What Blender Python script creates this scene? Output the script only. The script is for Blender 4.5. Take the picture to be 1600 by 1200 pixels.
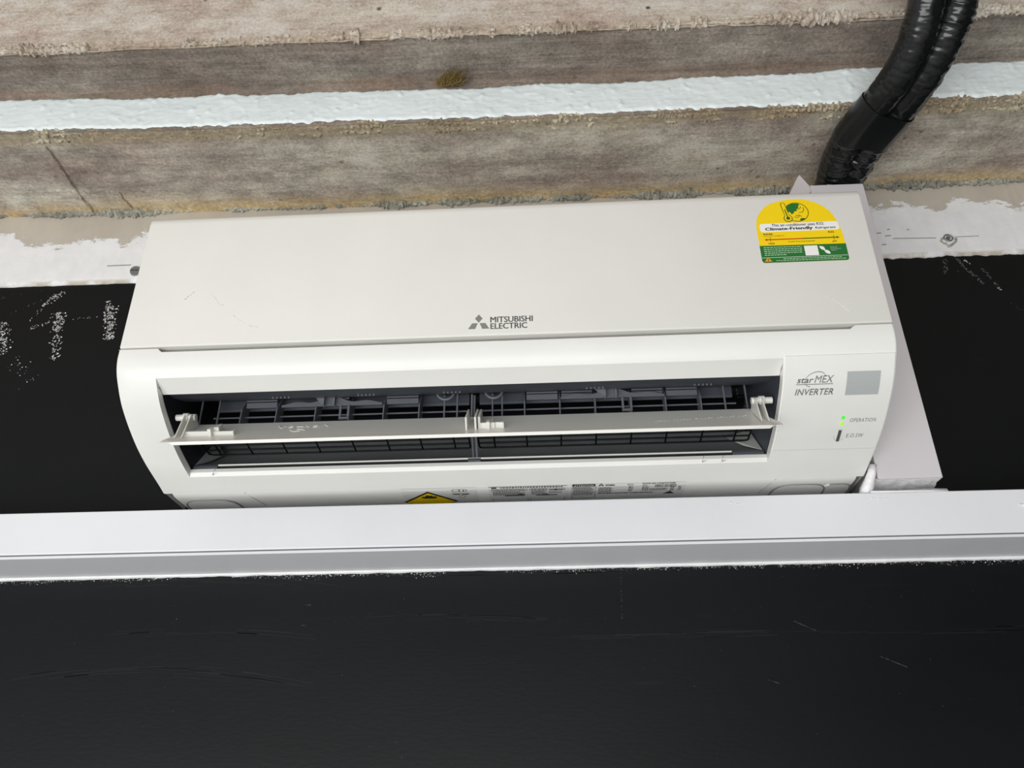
import bpy, bmesh, math, random
from math import sin, cos, pi, sqrt, atan2
from mathutils import Vector, Matrix, noise

for o in list(bpy.data.objects): bpy.data.objects.remove(o, do_unlink=True)
scene = bpy.context.scene
COL = scene.collection
random.seed(7)

# ---------------------------------------------------------------- camera (z = 0 is the height of the lens)
YAW, PITCH, ROLL = -0.032883, 0.470202, -0.013667
CAM = Vector((0.03525, -0.97168, 0.0)); FPX = 1244.07
fw = Vector((sin(YAW)*cos(PITCH), cos(YAW)*cos(PITCH), sin(PITCH)))
r0 = Vector((cos(YAW), -sin(YAW), 0)); u0 = r0.cross(fw)
rr = cos(ROLL)*r0 + sin(ROLL)*u0; uu = -sin(ROLL)*r0 + cos(ROLL)*u0
cd = bpy.data.cameras.new('camera'); cam = bpy.data.objects.new('camera', cd); COL.objects.link(cam)
cd.sensor_width = 36.0; cd.lens = FPX/1600*36.0; cd.clip_start = 0.02
cam.matrix_world = Matrix(((rr.x, uu.x, -fw.x, CAM.x), (rr.y, uu.y, -fw.y, CAM.y), (rr.z, uu.z, -fw.z, CAM.z), (0, 0, 0, 1)))
scene.camera = cam

# ---------------------------------------------------------------- daylight, window light, exposure
w = bpy.data.worlds.new('world'); scene.world = w; w.use_nodes = True
w.node_tree.nodes['Background'].inputs[0].default_value = (0.965, 0.985, 1.0, 1)
w.node_tree.nodes['Background'].inputs[1].default_value = 0.85
def area(name, loc, target, sx, sy, power, col):
    l = bpy.data.lights.new(name, 'AREA'); l.shape = 'RECTANGLE'; l.size = sx; l.size_y = sy; l.energy = power; l.color = col
    o = bpy.data.objects.new(name, l); COL.objects.link(o); o.location = loc
    o.rotation_euler = (Vector(target)-Vector(loc)).to_track_quat('-Z', 'Y').to_euler(); return o
area('window_daylight', (-0.85, -2.6, -1.0), (0, -0.1, 0.4), 3.2, 1.2, 112, (1.0, 1.0, 0.99))
scene.view_settings.view_transform = 'Standard'; scene.view_settings.look = 'None'
scene.view_settings.exposure = -0.66; scene.view_settings.gamma = 1.0; scene.view_settings.use_curve_mapping = False

# ---------------------------------------------------------------- materials
def lin(c): return tuple(((v/255)/12.92 if v/255 <= .04045 else ((v/255+.055)/1.055)**2.4) for v in c)
def new_mat(name):
    m = bpy.data.materials.new(name); m.use_nodes = True
    return m, m.node_tree.nodes, m.node_tree.links, m.node_tree.nodes['Principled BSDF']
def N(nodes, t, **kw):
    n = nodes.new(t)
    for k, v in kw.items(): setattr(n, k, v)
    return n
def coords(nodes, links, scale=(1, 1, 1)):
    tc = N(nodes, 'ShaderNodeTexCoord'); mp = N(nodes, 'ShaderNodeMapping'); mp.inputs['Scale'].default_value = scale
    links.new(tc.outputs['Object'], mp.inputs['Vector']); return mp.outputs['Vector']
def noise_tex(nodes, links, scale, detail=4, rough=.55, stretch=(1, 1, 1)):
    n = N(nodes, 'ShaderNodeTexNoise'); n.inputs['Scale'].default_value = scale; n.inputs['Detail'].default_value = detail
    n.inputs['Roughness'].default_value = rough; links.new(coords(nodes, links, stretch), n.inputs['Vector']); return n.outputs['Fac']
def ramp(nodes, links, fac, stops):
    r = N(nodes, 'ShaderNodeValToRGB'); el = r.color_ramp.elements
    while len(el) < len(stops): el.new(.5)
    for e, (p, c) in zip(el, stops): e.position = p; e.color = (*c, 1) if len(c) == 3 else c
    links.new(fac, r.inputs['Fac']); return r.outputs['Color']
def mixc(nodes, links, fac, a, b, mode='MIX'):
    m = N(nodes, 'ShaderNodeMix', data_type='RGBA', blend_type=mode)
    if isinstance(fac, (int, float)): m.inputs[0].default_value = fac
    else: links.new(fac, m.inputs[0])
    for i, v in ((6, a), (7, b)):
        if isinstance(v, tuple): m.inputs[i].default_value = (*v, 1)
        else: links.new(v, m.inputs[i])
    return m.outputs[2]
def mathn(nodes, links, op, a, b=None, c=None):
    m = N(nodes, 'ShaderNodeMath', operation=op)
    for i, v in enumerate((a, b, c)):
        if v is None: continue
        if isinstance(v, (int, float)): m.inputs[i].default_value = v
        else: links.new(v, m.inputs[i])
    return m.outputs[0]
def bump(nodes, links, b, h, strength=.3, dist=.002):
    n = N(nodes, 'ShaderNodeBump'); n.inputs['Strength'].default_value = strength; n.inputs['Distance'].default_value = dist
    links.new(h, n.inputs['Height']); links.new(n.outputs['Normal'], b.inputs['Normal'])
G = (.5, .5, .5)
def k(v): return (v, v, v)

def flat(name, rgb, rough=.5, spec=.5, bevel=0.0, emit=0.0):
    m, n, l, b = new_mat(name); b.inputs['Base Color'].default_value = (*lin(rgb), 1)
    b.inputs['Roughness'].default_value = rough; b.inputs['Specular IOR Level'].default_value = spec
    if bevel:
        bv = N(n, 'ShaderNodeBevel', samples=4); bv.inputs['Radius'].default_value = bevel; l.new(bv.outputs['Normal'], b.inputs['Normal'])
    if emit:
        b.inputs['Emission Color'].default_value = (*lin(rgb), 1); b.inputs['Emission Strength'].default_value = emit
    return m
def plastic(name, rgb, rough=.3, bevel=.0012, var=.03):
    m, n, l, b = new_mat(name); c = lin(rgb)
    f = noise_tex(n, l, 9, 5, .6)
    col = ramp(n, l, f, [(.3, tuple(v*(1-var) for v in c)), (.7, tuple(min(1, v*(1+var*.3)) for v in c))]); l.new(col, b.inputs['Base Color'])
    b.inputs['Roughness'].default_value = rough
    bv = N(n, 'ShaderNodeBevel', samples=4); bv.inputs['Radius'].default_value = bevel; l.new(bv.outputs['Normal'], b.inputs['Normal'])
    return m
M = {}
M['panel'] = plastic('white_gloss_panel', (232, 231, 226), .22)
M['body'] = plastic('white_plastic_body', (235, 235, 231), .36)
M['flap'] = plastic('white_plastic_flap', (228, 227, 220), .3, .0006)
M['dark'] = plastic('dark_grey_plastic', (74, 78, 86), .38, .0005, .15)
M['dark2'] = plastic('slate_grey_plastic', (104, 107, 114), .4, .0005, .12)
M['black'] = plastic('black_plastic', (22, 23, 27), .4, .0004, .2)
M['duct'] = plastic('charcoal_duct_plastic', (156, 161, 163), .4, .0006, .2)
M['wire'] = flat('black_guard_wire', (9, 9, 11), .6, .2)
M['grey_print'] = flat('grey_print', (132, 132, 130), .45)
M['mid_print'] = flat('faint_grey_print', (165, 165, 163), .45)
M['black_print'] = flat('black_print', (38, 38, 38), .5)
M['soft_print'] = flat('soft_black_print', (76, 77, 76), .5)
M['yellow'] = flat('yellow_print', (250, 214, 2), .4)
M['green'] = flat('green_print', (32, 112, 44), .4)
M['dkgreen'] = flat('dark_green_print', (60, 92, 20), .4)
M['red'] = flat('red_print', (205, 40, 12), .4)
M['whiteprint'] = flat('white_print', (242, 242, 238), .4)
M['palegreen'] = flat('pale_green_print', (170, 205, 170), .4)
M['sticker'] = flat('clear_label_film', (222, 223, 220), .35)
M['sensor'] = flat('grey_sensor_window', (178, 182, 182), .15, .5, .0006)
M['led_green'] = flat('green_indicator', (70, 225, 60), .3, .5, 0, .7)
M['led_lime'] = flat('lime_indicator', (165, 230, 60), .3, .5, 0, .7)
M['trunk'] = plastic('white_pvc_casing', (216, 211, 214), .35, .001)
M['trim'] = plastic('white_upvc_trim', (230, 231, 235), .3, .0008)
M['trimdark'] = flat('grey_groove', (120, 122, 126), .5)
M['steel'] = flat('dull_steel', (150, 150, 150), .4); M['steel'].node_tree.nodes['Principled BSDF'].inputs['Metallic'].default_value = .7

def seal_mat():
    m, n, l, b = new_mat('white_sealant'); b.inputs['Base Color'].default_value = (*lin((240, 239, 240)), 1); b.inputs['Roughness'].default_value = .35
    bump(n, l, b, noise_tex(n, l, 220, 5, .6), .6, .002); return m
M['seal'] = seal_mat()

def pipe_mat():
    m, n, l, b = new_mat('black_vinyl_wrap'); b.inputs['Roughness'].default_value = .2
    f = noise_tex(n, l, 60, 4); l.new(ramp(n, l, f, [(.3, lin((16, 17, 18))), (.7, lin((27, 29, 30)))]), b.inputs['Base Color'])
    bump(n, l, b, noise_tex(n, l, 90, 3, .5), .15, .002); return m
M['pipe'] = pipe_mat()
M['tape'] = flat('black_vinyl_tape', (20, 22, 23), .28)

def black_wall():
    m, n, l, b = new_mat('black_wall_paint')
    f = noise_tex(n, l, 3, 4, .5, (1, 1, 3)); f2 = noise_tex(n, l, 40, 5, .7, (.25, 1, 3))
    base = ramp(n, l, f, [(.3, lin((9, 11, 13))), (.75, lin((12, 14, 17)))])
    chalk = ramp(n, l, f2, [(.62, k(0)), (.85, k(.2))])
    l.new(mixc(n, l, chalk, base, lin((62, 62, 64))), b.inputs['Base Color'])
    l.new(ramp(n, l, f, [(.3, k(.38)), (.7, k(.44))]), b.inputs['Roughness'])
    b.inputs['Specular IOR Level'].default_value = .22
    bump(n, l, b, noise_tex(n, l, 260, 3, .5, (.35, 1, 1)), .12, .001); return m
M['wall'] = black_wall()

def plaster():
    # white brushed-on paint over beige plaster; the brush line wanders
    m, n, l, b = new_mat('brushed_white_over_beige_plaster')
    sx = N(n, 'ShaderNodeSeparateXYZ'); tc = N(n, 'ShaderNodeTexCoord'); l.new(tc.outputs['Object'], sx.inputs[0])
    big = noise_tex(n, l, 6.5, 3, .6, (1, 1, .3)); fine = noise_tex(n, l, 70, 6, .76, (.75, 1, 1.8))
    h = mathn(n, l, 'MULTIPLY_ADD', mathn(n, l, 'SUBTRACT', big, .5), .16, .770)
    h = mathn(n, l, 'MULTIPLY_ADD', mathn(n, l, 'SUBTRACT', fine, .5), .085, h)
    d = mathn(n, l, 'SUBTRACT', h, sx.outputs['Z'])
    msk = N(n, 'ShaderNodeMapRange'); msk.inputs['From Min'].default_value = -.0012; msk.inputs['From Max'].default_value = .0016; l.new(d, msk.inputs['Value'])
    low = N(n, 'ShaderNodeMapRange'); low.inputs['From Min'].default_value = .684; low.inputs['From Max'].default_value = .690; l.new(sx.outputs['Z'], low.inputs['Value'])
    lowm = mathn(n, l, 'MAXIMUM', low.outputs[0], ramp(n, l, noise_tex(n, l, 18, 4, .6, (1, 1, .5)), [(.42, k(0)), (.56, k(1))]))
    fac = mathn(n, l, 'MULTIPLY', msk.outputs[0], lowm)
    beige = ramp(n, l, noise_tex(n, l, 12, 5), [(.3, lin((186, 177, 164))), (.7, lin((199, 191, 178)))])
    white = ramp(n, l, noise_tex(n, l, 30, 5), [(.3, lin((232, 231, 232))), (.7, lin((243, 242, 243)))])
    l.new(mixc(n, l, fac, beige, white), b.inputs['Base Color']); b.inputs['Roughness'].default_value = .6
    hh = mathn(n, l, 'MULTIPLY_ADD', fac, .6, mathn(n, l, 'MULTIPLY', fine, mathn(n, l, 'MULTIPLY_ADD', fac, .35, .08)))
    bump(n, l, b, hh, .5, .0022); return m
M['plaster'] = plaster()

def concrete(name, c1, c2, c3, grain=1.0, ochre=None, left=None, pits=.5):
    m, n, l, b = new_mat(name)
    big = noise_tex(n, l, 5.5, 7, .66, (1, 2.2, 2.2)); gr = noise_tex(n, l, 22, 8, .78, (.14, 5, 5)); sp = noise_tex(n, l, 230, 5, .8); md = noise_tex(n, l, 38, 5, .7, (.6, 1, 1))
    col = ramp(n, l, big, [(.34, lin(c1)), (.5, lin(c2)), (.66, lin(c3))])
    col = mixc(n, l, .8*grain, col, ramp(n, l, gr, [(.30, k(.28)), (.5, k(.5)), (.70, k(.72))]), 'OVERLAY')
    col = mixc(n, l, .8, col, ramp(n, l, md, [(.32, k(.32)), (.5, k(.5)), (.68, k(.68))]), 'OVERLAY')
    col = mixc(n, l, .6, col, ramp(n, l, sp, [(.30, k(.14)), (.5, k(.5)), (.70, k(.86))]), 'OVERLAY')
    tintf = noise_tex(n, l, 8, 4, .6, (.7, 1.5, 1.5))
    col = mixc(n, l, .35, col, ramp(n, l, tintf, [(.35, (.56, .47, .43)), (.5, (.5, .5, .48)), (.65, (.47, .51, .47))]), 'OVERLAY')
    sx = N(n, 'ShaderNodeSeparateXYZ'); tc = N(n, 'ShaderNodeTexCoord'); l.new(tc.outputs['Object'], sx.inputs[0])
    if ochre:
        for (axis, a, z, cc, sc, thr) in ochre:
            mr = N(n, 'ShaderNodeMapRange'); mr.inputs['From Min'].default_value = a; mr.inputs['From Max'].default_value = z; l.new(sx.outputs[axis], mr.inputs['Value'])
            e = mathn(n, l, 'ADD', mr.outputs[0], mathn(n, l, 'MULTIPLY_ADD', noise_tex(n, l, sc, 6, .7, (.6, 1, 1)), 1.6, -1.6+thr))
            e = mathn(n, l, 'MULTIPLY', ramp(n, l, e, [(.25, k(0)), (.75, k(.85))]), mr.outputs[0])
            fine = ramp(n, l, noise_tex(n, l, 160, 5, .75), [(.3, tuple(v*.5 for v in lin(cc))), (.52, lin(cc)), (.75, tuple(min(1, v*1.75) for v in lin(cc)))])
            col = mixc(n, l, e, col, fine)
    vo = N(n, 'ShaderNodeTexVoronoi'); vo.inputs['Scale'].default_value = 38; vo.inputs['Randomness'].default_value = 1.0
    l.new(coords(n, l, (1, 1, 1)), vo.inputs['Vector'])
    pit = ramp(n, l, vo.outputs['Distance'], [(.07, k(pits)), (.15, k(0))])
    pit = mathn(n, l, 'MULTIPLY', pit, ramp(n, l, noise_tex(n, l, 9, 2), [(.5, k(0)), (.62, k(1))]))
    col = mixc(n, l, pit, col, lin((62, 55, 48)))
    l.new(col, b.inputs['Base Color']); b.inputs['Roughness'].default_value = .88; b.inputs['Specular IOR Level'].default_value = .25
    hh = mathn(n, l, 'ADD', mathn(n, l, 'MULTIPLY', gr, .8), mathn(n, l, 'MULTIPLY', sp, .5)); hh = mathn(n, l, 'SUBTRACT', hh, mathn(n, l, 'MULTIPLY', pit, .8))
    bump(n, l, b, hh, .8, .003); return m
OCH = (186, 152, 100)
M['conc_low'] = concrete('weathered_brown_grey_concrete', (152, 141, 133), (176, 167, 156), (210, 202, 190), .45,
    [('Y', -.072, -.010, (212, 184, 134), 6, .62), ('Y', -.130, -.165, (176, 162, 134), 18, .6)])
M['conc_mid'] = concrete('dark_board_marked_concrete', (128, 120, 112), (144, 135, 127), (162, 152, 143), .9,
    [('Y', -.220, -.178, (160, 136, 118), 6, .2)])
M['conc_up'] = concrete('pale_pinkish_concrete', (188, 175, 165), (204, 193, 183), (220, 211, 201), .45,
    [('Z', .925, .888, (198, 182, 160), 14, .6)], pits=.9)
M['mortar'] = concrete('rough_grey_green_mortar', (128, 128, 120), (158, 157, 147), (204, 200, 188), .3)
M['mortar2'] = concrete('rough_tan_mortar', (164, 150, 124), (186, 174, 150), (214, 206, 188), .3)
M['mortar3'] = concrete('crumbly_pale_mortar', (176, 164, 150), (206, 195, 182), (230, 222, 210), .3)
M['floor'] = plastic('pale_floor_tile', (236, 236, 232), .45, .001, .05)

def paint_mat():
    m, n, l, b = new_mat('thick_white_paint')
    l.new(ramp(n, l, noise_tex(n, l, 10, 5), [(.3, lin((226, 236, 237))), (.7, lin((236, 244, 245)))]), b.inputs['Base Color'])
    b.inputs['Roughness'].default_value = .42
    h = mathn(n, l, 'ADD', noise_tex(n, l, 30, 3, .5, (.8, 1, 1)), mathn(n, l, 'MULTIPLY', noise_tex(n, l, 170, 4, .6, (.25, 1, 1)), .5))
    bump(n, l, b, h, .5, .003); return m
M['paint'] = paint_mat()
M['moss'] = flat('dry_moss', (122, 102, 52), .9)
M['fleck'] = flat('white_fleck', (214, 214, 214), .7)
M['fleck_dim'] = flat('grey_fleck', (98, 100, 102), .7)

# ---------------------------------------------------------------- builders
class MB:
    def __init__(s): s.v = []; s.f = []
    def add(s, vs, fs):
        o = len(s.v); s.v += [tuple(p) for p in vs]; s.f += [tuple(i+o for i in f) for f in fs]; return s
    def box(s, x0, x1, y0, y1, z0, z1):
        vs = [(x, y, z) for z in (z0, z1) for y in (y0, y1) for x in (x0, x1)]
        return s.add(vs, [(0, 2, 3, 1), (4, 5, 7, 6), (0, 1, 5, 4), (2, 6, 7, 3), (0, 4, 6, 2), (1, 3, 7, 5)])
    def prism(s, poly, axis, a, b):
        # poly in the two other axes, extruded along axis between a and b
        def put(p, t): return {0: (t, p[0], p[1]), 1: (p[0], t, p[1]), 2: (p[0], p[1], t)}[axis]
        n = len(poly); vs = [put(p, a) for p in poly]+[put(p, b) for p in poly]
        fs = [tuple(range(n)), tuple(range(2*n-1, n-1, -1))]+[(i, i+n, (i+1) % n+n, (i+1) % n) for i in range(n)]
        return s.add(vs, fs)
    def grid(s, rows, close=False):
        n = len(rows[0]); vs = [p for r in rows for p in r]; fs = []
        for i in range(len(rows)-1):
            for j in range(n if close else n-1):
                j2 = (j+1) % n; fs.append((i*n+j, i*n+j2, (i+1)*n+j2, (i+1)*n+j))
        return s.add(vs, fs)
    def rod(s, a, b, r, seg=8, r2=None):
        a = Vector(a); b = Vector(b); d = (b-a).normalized(); t = Vector((0, 0, 1)) if abs(d.z) < .9 else Vector((1, 0, 0))
        e1 = d.cross(t).normalized(); e2 = d.cross(e1); r2 = r if r2 is None else r2
        ring = lambda c, q: [c+q*(cos(2*pi*i/seg)*e1+sin(2*pi*i/seg)*e2) for i in range(seg)]
        o = len(s.v); s.grid([ring(a, r), ring(b, r2)], True); s.f.append(tuple(o+i for i in range(seg))); s.f.append(tuple(o+seg+i for i in reversed(range(seg)))); return s
    def tube(s, pts, rad, seg=10, cap=True):
        n = len(pts); P = [Vector(q) for q in pts]; up = None; rows = []
        for i in range(n):
            t = (P[min(i+1, n-1)]-P[max(i-1, 0)]).normalized()
            if up is None: up = (Vector((0, 0, 1)) if abs(t.z) < .9 else Vector((1, 0, 0))).cross(t).normalized()
            up = (up-t*up.dot(t)).normalized(); bb = t.cross(up)
            rows.append([P[i]+(rad(i/(n-1), 2*pi*j/seg) if callable(rad) else rad)*(cos(2*pi*j/seg)*up+sin(2*pi*j/seg)*bb) for j in range(seg)])
        o = len(s.v); s.grid(rows, True)
        if cap: s.f.append(tuple(o+i for i in range(seg))); s.f.append(tuple(o+(n-1)*seg+i for i in reversed(range(seg))))
        return s
    def build(s, name, mat, parent=None, off=None, smooth=False, bevel=0, angle=35):
        vs = [Vector(q)-off for q in s.v] if off is not None else s.v
        me = bpy.data.meshes.new(name); me.from_pydata([tuple(q) for q in vs], [], s.f); me.update()
        bm = bmesh.new(); bm.from_mesh(me)
        if not smooth == 'open': bmesh.ops.recalc_face_normals(bm, faces=bm.faces)
        if bevel:
            es = [e for e in bm.edges if len(e.link_faces) == 2 and e.calc_face_angle(0) > .5]
            bmesh.ops.bevel(bm, geom=es, offset=bevel, segments=2, affect='EDGES', profile=.5, clamp_overlap=True)
        bm.to_mesh(me); bm.free()
        if smooth and smooth != 'open':
            me.shade_smooth() if hasattr(me, 'shade_smooth') else None
            if smooth == 'auto': me.set_sharp_from_angle(angle=math.radians(angle))
        me.materials.append(M[mat] if isinstance(mat, str) else mat)
        o = bpy.data.objects.new(name, me); COL.objects.link(o)
        if parent is not None: o.parent = parent
        return o
def tag(o, label=None, cat=None, group=None, kind=None):
    for a, v in (('label', label), ('category', cat), ('group', group), ('kind', kind)):
        if v: o[a] = v
    return o
def empty(name, loc, rot=(0, 0, 0)):
    o = bpy.data.objects.new(name, None); COL.objects.link(o); o.location = loc; o.rotation_euler = rot; o.empty_display_size = .05; return o
def spline(pts, n):
    P = [Vector(q) for q in pts]; out = []; m = len(P)-1
    for i in range(n):
        t = i/(n-1)*m; a = min(int(t), m-1); u = t-a
        p0, p1, p2, p3 = P[max(a-1, 0)], P[a], P[a+1], P[min(a+2, m)]
        out.append(.5*((2*p1)+(p2-p0)*u+(2*p0-5*p1+4*p2-p3)*u*u+(3*p1-p0-3*p2+p3)*u**3))
    return out
def fbm(x, y, z, o=4): return noise.fractal(Vector((x, y, z)), 1.0, 2.1, o)
def frange(a, b, n): return [a+(b-a)*i/(n-1) for i in range(n)]

# ---------------------------------------------------------------- the setting
ZF = -1.65
fl = MB().box(-5.0, 2.4, -7.0, .12, ZF-.1, ZF).build('floor', 'floor'); tag(fl, 'plain pale tiled floor of the room', None, None, 'structure')
wb = MB().box(-3.2, 2.4, 0, .12, ZF, .95).build('wall_back', 'wall'); tag(wb, 'black painted wall behind the air conditioner', None, None, 'structure')
wr = MB().box(2.4, 2.52, -7.0, .12, ZF, 1.25).build('wall_right_shade', 'wall'); tag(wr, 'unseen black side wall added to darken the right side', None, None, 'structure')  # out-of-view wall, added to shade the right side and darken its reflections

# plaster band on top of the wall, ragged lower edge, a few millimetres proud
X0, X1 = -1.25, 1.25
def cols(step): return [X0+step*i for i in range(int((X1-X0)/step)+1)]
def plaster_low(x):
    rag = .0010*fbm(x*30, 3, 1) + (.0026*fbm(x*24, 9, 2)+.002*fbm(x*90, 9, 5) if x > .3 else .0004*fbm(x*80, 1, 7))
    return .6806+rag
mb = MB(); rows = []
for zi in range(15):
    t = zi/14; r = []
    for x in cols(.003):
        zl = plaster_low(x); z = zl+(.812-zl)*t
        th = .0035+.0008*fbm(x*12, z*14, 4)+(.0007*fbm(x*120, z*120, 8, 3))
        r.append((x, -(th if zi else th*.8), z))
    rows.append(r)
rows.insert(0, [(q[0], 0.0, q[2]+.0004) for q in rows[0]])
mb.grid(rows)
pb = mb.build('plaster_band', 'plaster', wb, smooth=True)
tag(pb, 'band of beige plaster half covered in brushed white paint')
mk = MB(); mk.rod((.566, -.0046, .7135), (.628, -.0046, .7120), .0006, 5); mk.rod((.655, -.0046, .7125), (.690, -.0046, .7130), .0005, 5)
for x, z, l in ((.545, .724, .006), (.548, .703, .006), (.556, .7185, .008), (.562, .730, .003), (.590, .7285, .003)): mk.rod((x, -.0046, z), (x+l, -.0046, z+.0004), .0008, 5)
mk.build('pencil_mark', flat('pencil_grey', (158, 152, 148), .8), wb)
mk = MB(); mk.rod((-.606, -.0046, .7115), (-.57, -.0046, .7118), .0005, 5); mk.build('pencil_mark', 'fleck_dim', wb)

# flecks and scratches on the black paint
def flecks(name, spots, mat):
    mb = MB()
    for (x, z, r) in spots:
        a = random.random()*pi; n = random.choice((3, 4, 5)); e = random.uniform(.35, 1)
        vs = [(x+r*(cos(a)*cos(2*pi*i/n)-sin(a)*e*sin(2*pi*i/n)), -.0004, z+r*(sin(a)*cos(2*pi*i/n)+cos(a)*e*sin(2*pi*i/n))) for i in range(n)]
        mb.add(vs, [tuple(range(n))])
    o = mb.build(name, mat, wb, smooth='open'); o['kind'] = 'stuff'; return o
sp = []; dim = []
def cluster(x0, z0, x1, z1, wd, n, r=.0016, dens=.5, out=None):
    out = sp if out is None else out
    for i in range(n):
        t = random.random(); x = x0+(x1-x0)*t; z = z0+(z1-z0)*t; dx, dz = z1-z0, -(x1-x0); L = sqrt(dx*dx+dz*dz) or 1; o_ = random.gauss(0, .42)*wd
        x += dx/L*o_; z += dz/L*o_
        if fbm(x*170, z*260, 3, 2) < -.12: continue
        out.append((x, z, r*random.uniform(.3, 1)))
cluster(-.692, .645, -.664, .670, .006, 110, .0014); cluster(-.691, .642, -.704, .615, .004, 14, .001); cluster(-.662, .634, -.656, .602, .011, 260, .0016)
cluster(-.656, .602, -.650, .552, .012, 130, .0014); cluster(-.700, .607, -.672, .616, .004, 60, .001); cluster(-.640, .620, -.600, .624, .002, 22, .0009)
cluster(-.5935, .651, -.590, .636, .004, 30, .0015); cluster(-.588, .642, -.577, .585, .0115, 330, .0017); cluster(-.744, .620, -.727, .566, .012, 240, .0016)
cluster(-.712, .558, -.672, .520, .02, 46, .0012); cluster(-.77, .66, -.69, .677, .004, 18, .001, .5, dim); cluster(-.74, .63, -.68, .665, .002, 26, .0012, .5, dim)
cluster(.634, .678, .630, .650, .004, 90, .0014, .5, dim); cluster(.650, .677, .676, .632, .003, 130, .0016, .5, dim); cluster(.660, .674, .668, .668, .003, 40, .001)
cluster(.681, .660, .697, .624, .0022, 120, .0014, .5, dim); cluster(.694, .625, .698, .621, .002, 20, .001); cluster(.645, .655, .655, .654, .002, 12, .001, .5, dim); cluster(.705, .60, .735, .565, .003, 26, .001, .5, dim)
# white fuzz of paint along the joint under the trim
for i in range(2600):
    x = random.uniform(-.8, .8); z = .2385-abs(random.gauss(0, 1))*.0017*(1+1.4*max(0, fbm(x*7, 5, 5)))
    if fbm(x*9, 2, 2) > -.25: (sp if random.random() < .3 else dim).append((x, z, random.uniform(.0003, .0009)))
for x0, z0, x1, z1, n in ((.330, .1715, .354, .160, 60), (.421, .1304, .449, .118, 60), (.1327, .236, .1297, .176, 26), (-.25, .2016, -.244, .2014, 10), (-.253, .1775, -.247, .1772, 10), (.29, .107, .305, .102, 14)):
    for i in range(n):
        t = random.random(); dim.append((x0+(x1-x0)*t, z0+(z1-z0)*t, .0005))
for i in range(90): dim.append((random.uniform(-.65, .65), random.uniform(0, .23), random.uniform(.0002, .0006)))
sm_ = MB()
def smear(x0, x1, z0, arch, n, spread):
    for i in range(n):
        a = random.uniform(x0, x1); L = random.uniform(.02, .10); oz = random.gauss(0, spread); w_ = random.uniform(.0001, .0004)
        pts = [(a+L*t, z0+oz+arch*(1-((a+L*t-x0)/(x1-x0)*2-1)**2)) for t in frange(0, 1, 7)]
        sm_.add([(p[0], -.00035, p[1]+q) for p in pts for q in (-w_, w_)], [(2*j, 2*j+2, 2*j+3, 2*j+1) for j in range(6)])
smear(-.60, -.27, .118, .014, 34, .004); smear(-.56, -.26, .222, .010, 20, .003); smear(-.20, .02, .180, .004, 18, .003); smear(.05, .60, .158, .0, 34, .002); smear(-.5, -.3, .168, .004, 14, .003); smear(-.20, .12, .234, .0, 20, .0015)
so_ = sm_.build('brush_smear', flat('dull_black_smear', (30, 31, 33), .45, .24), wb, smooth='open'); so_['kind'] = 'stuff'
flecks('paint_fleck', sp, 'fleck'); flecks('scuff_mark', dim, 'fleck_dim')

# stepped concrete ceiling: soffit, white riser, soffit, riser
ZA, YA, ZB, YB, ZC = .808, -.174, .886, -.2475, 1.02
ce = MB().box(-3.2, 2.4, -1.35, YB+.004, ZC, ZC+.15).build('ceiling', 'conc_up'); tag(ce, 'stepped weathered concrete ceiling above the air conditioner', None, None, 'structure')
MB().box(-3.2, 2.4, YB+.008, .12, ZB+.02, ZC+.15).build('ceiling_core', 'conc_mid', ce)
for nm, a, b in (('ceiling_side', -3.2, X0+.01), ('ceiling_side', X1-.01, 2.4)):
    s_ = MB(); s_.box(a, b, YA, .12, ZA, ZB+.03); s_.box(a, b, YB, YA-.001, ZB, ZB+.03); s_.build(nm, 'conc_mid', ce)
def tiltA(x): return .004*x
def strip(name, f, nrow, step, mat, amp, freq):
    rows = []
    for i in range(nrow):
        t = i/(nrow-1); r = []
        for x in cols(step):
            p, nrm = f(x, t)
            d = amp*(fbm(x*freq*.35, p.y*freq, p.z*freq+3, 4)+.5*fbm(x*freq*2, p.y*freq*4, p.z*freq*4, 3))
            r.append(p+nrm*d)
        rows.append(r)
    o = MB().grid(rows).build(name, mat, ce, smooth=True); return o
strip('soffit_board', lambda x, t: (Vector((x, .01+(YA-.01+tiltA(x)-.006*x*x)*t, ZA+.006*x*x)), Vector((0, 0, -1))), 40, .005, 'conc_low', .0014, 14)
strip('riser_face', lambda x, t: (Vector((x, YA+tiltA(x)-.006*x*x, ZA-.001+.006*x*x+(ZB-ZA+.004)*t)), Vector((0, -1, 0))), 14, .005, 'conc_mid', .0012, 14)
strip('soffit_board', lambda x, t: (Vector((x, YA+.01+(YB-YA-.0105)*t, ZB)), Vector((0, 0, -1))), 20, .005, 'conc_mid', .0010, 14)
strip('riser_face', lambda x, t: (Vector((x, YB, ZB-.0030+.0020*fbm(x*60, 2, 2)*(1-t)+(ZC-ZB+.01)*t)), Vector((0, -1, 0))), 30, .005, 'conc_up', .0022, 12)
# board seams across the lower soffit
for x0, x1 in ((-.648, -.640), (-.585, -.578)):
    MB().tube([(x0+(x1-x0)*t+.003*fbm(t*5, 1, x0), -.005-.15*t, ZA+.0005) for t in frange(0, 1 if x0 < -.6 else .35, 24)], lambda t, a: .0019*(.35+1.2*abs(fbm(t*26, a, 2))), 7).build('board_seam', 'conc_low', ce)
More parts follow.
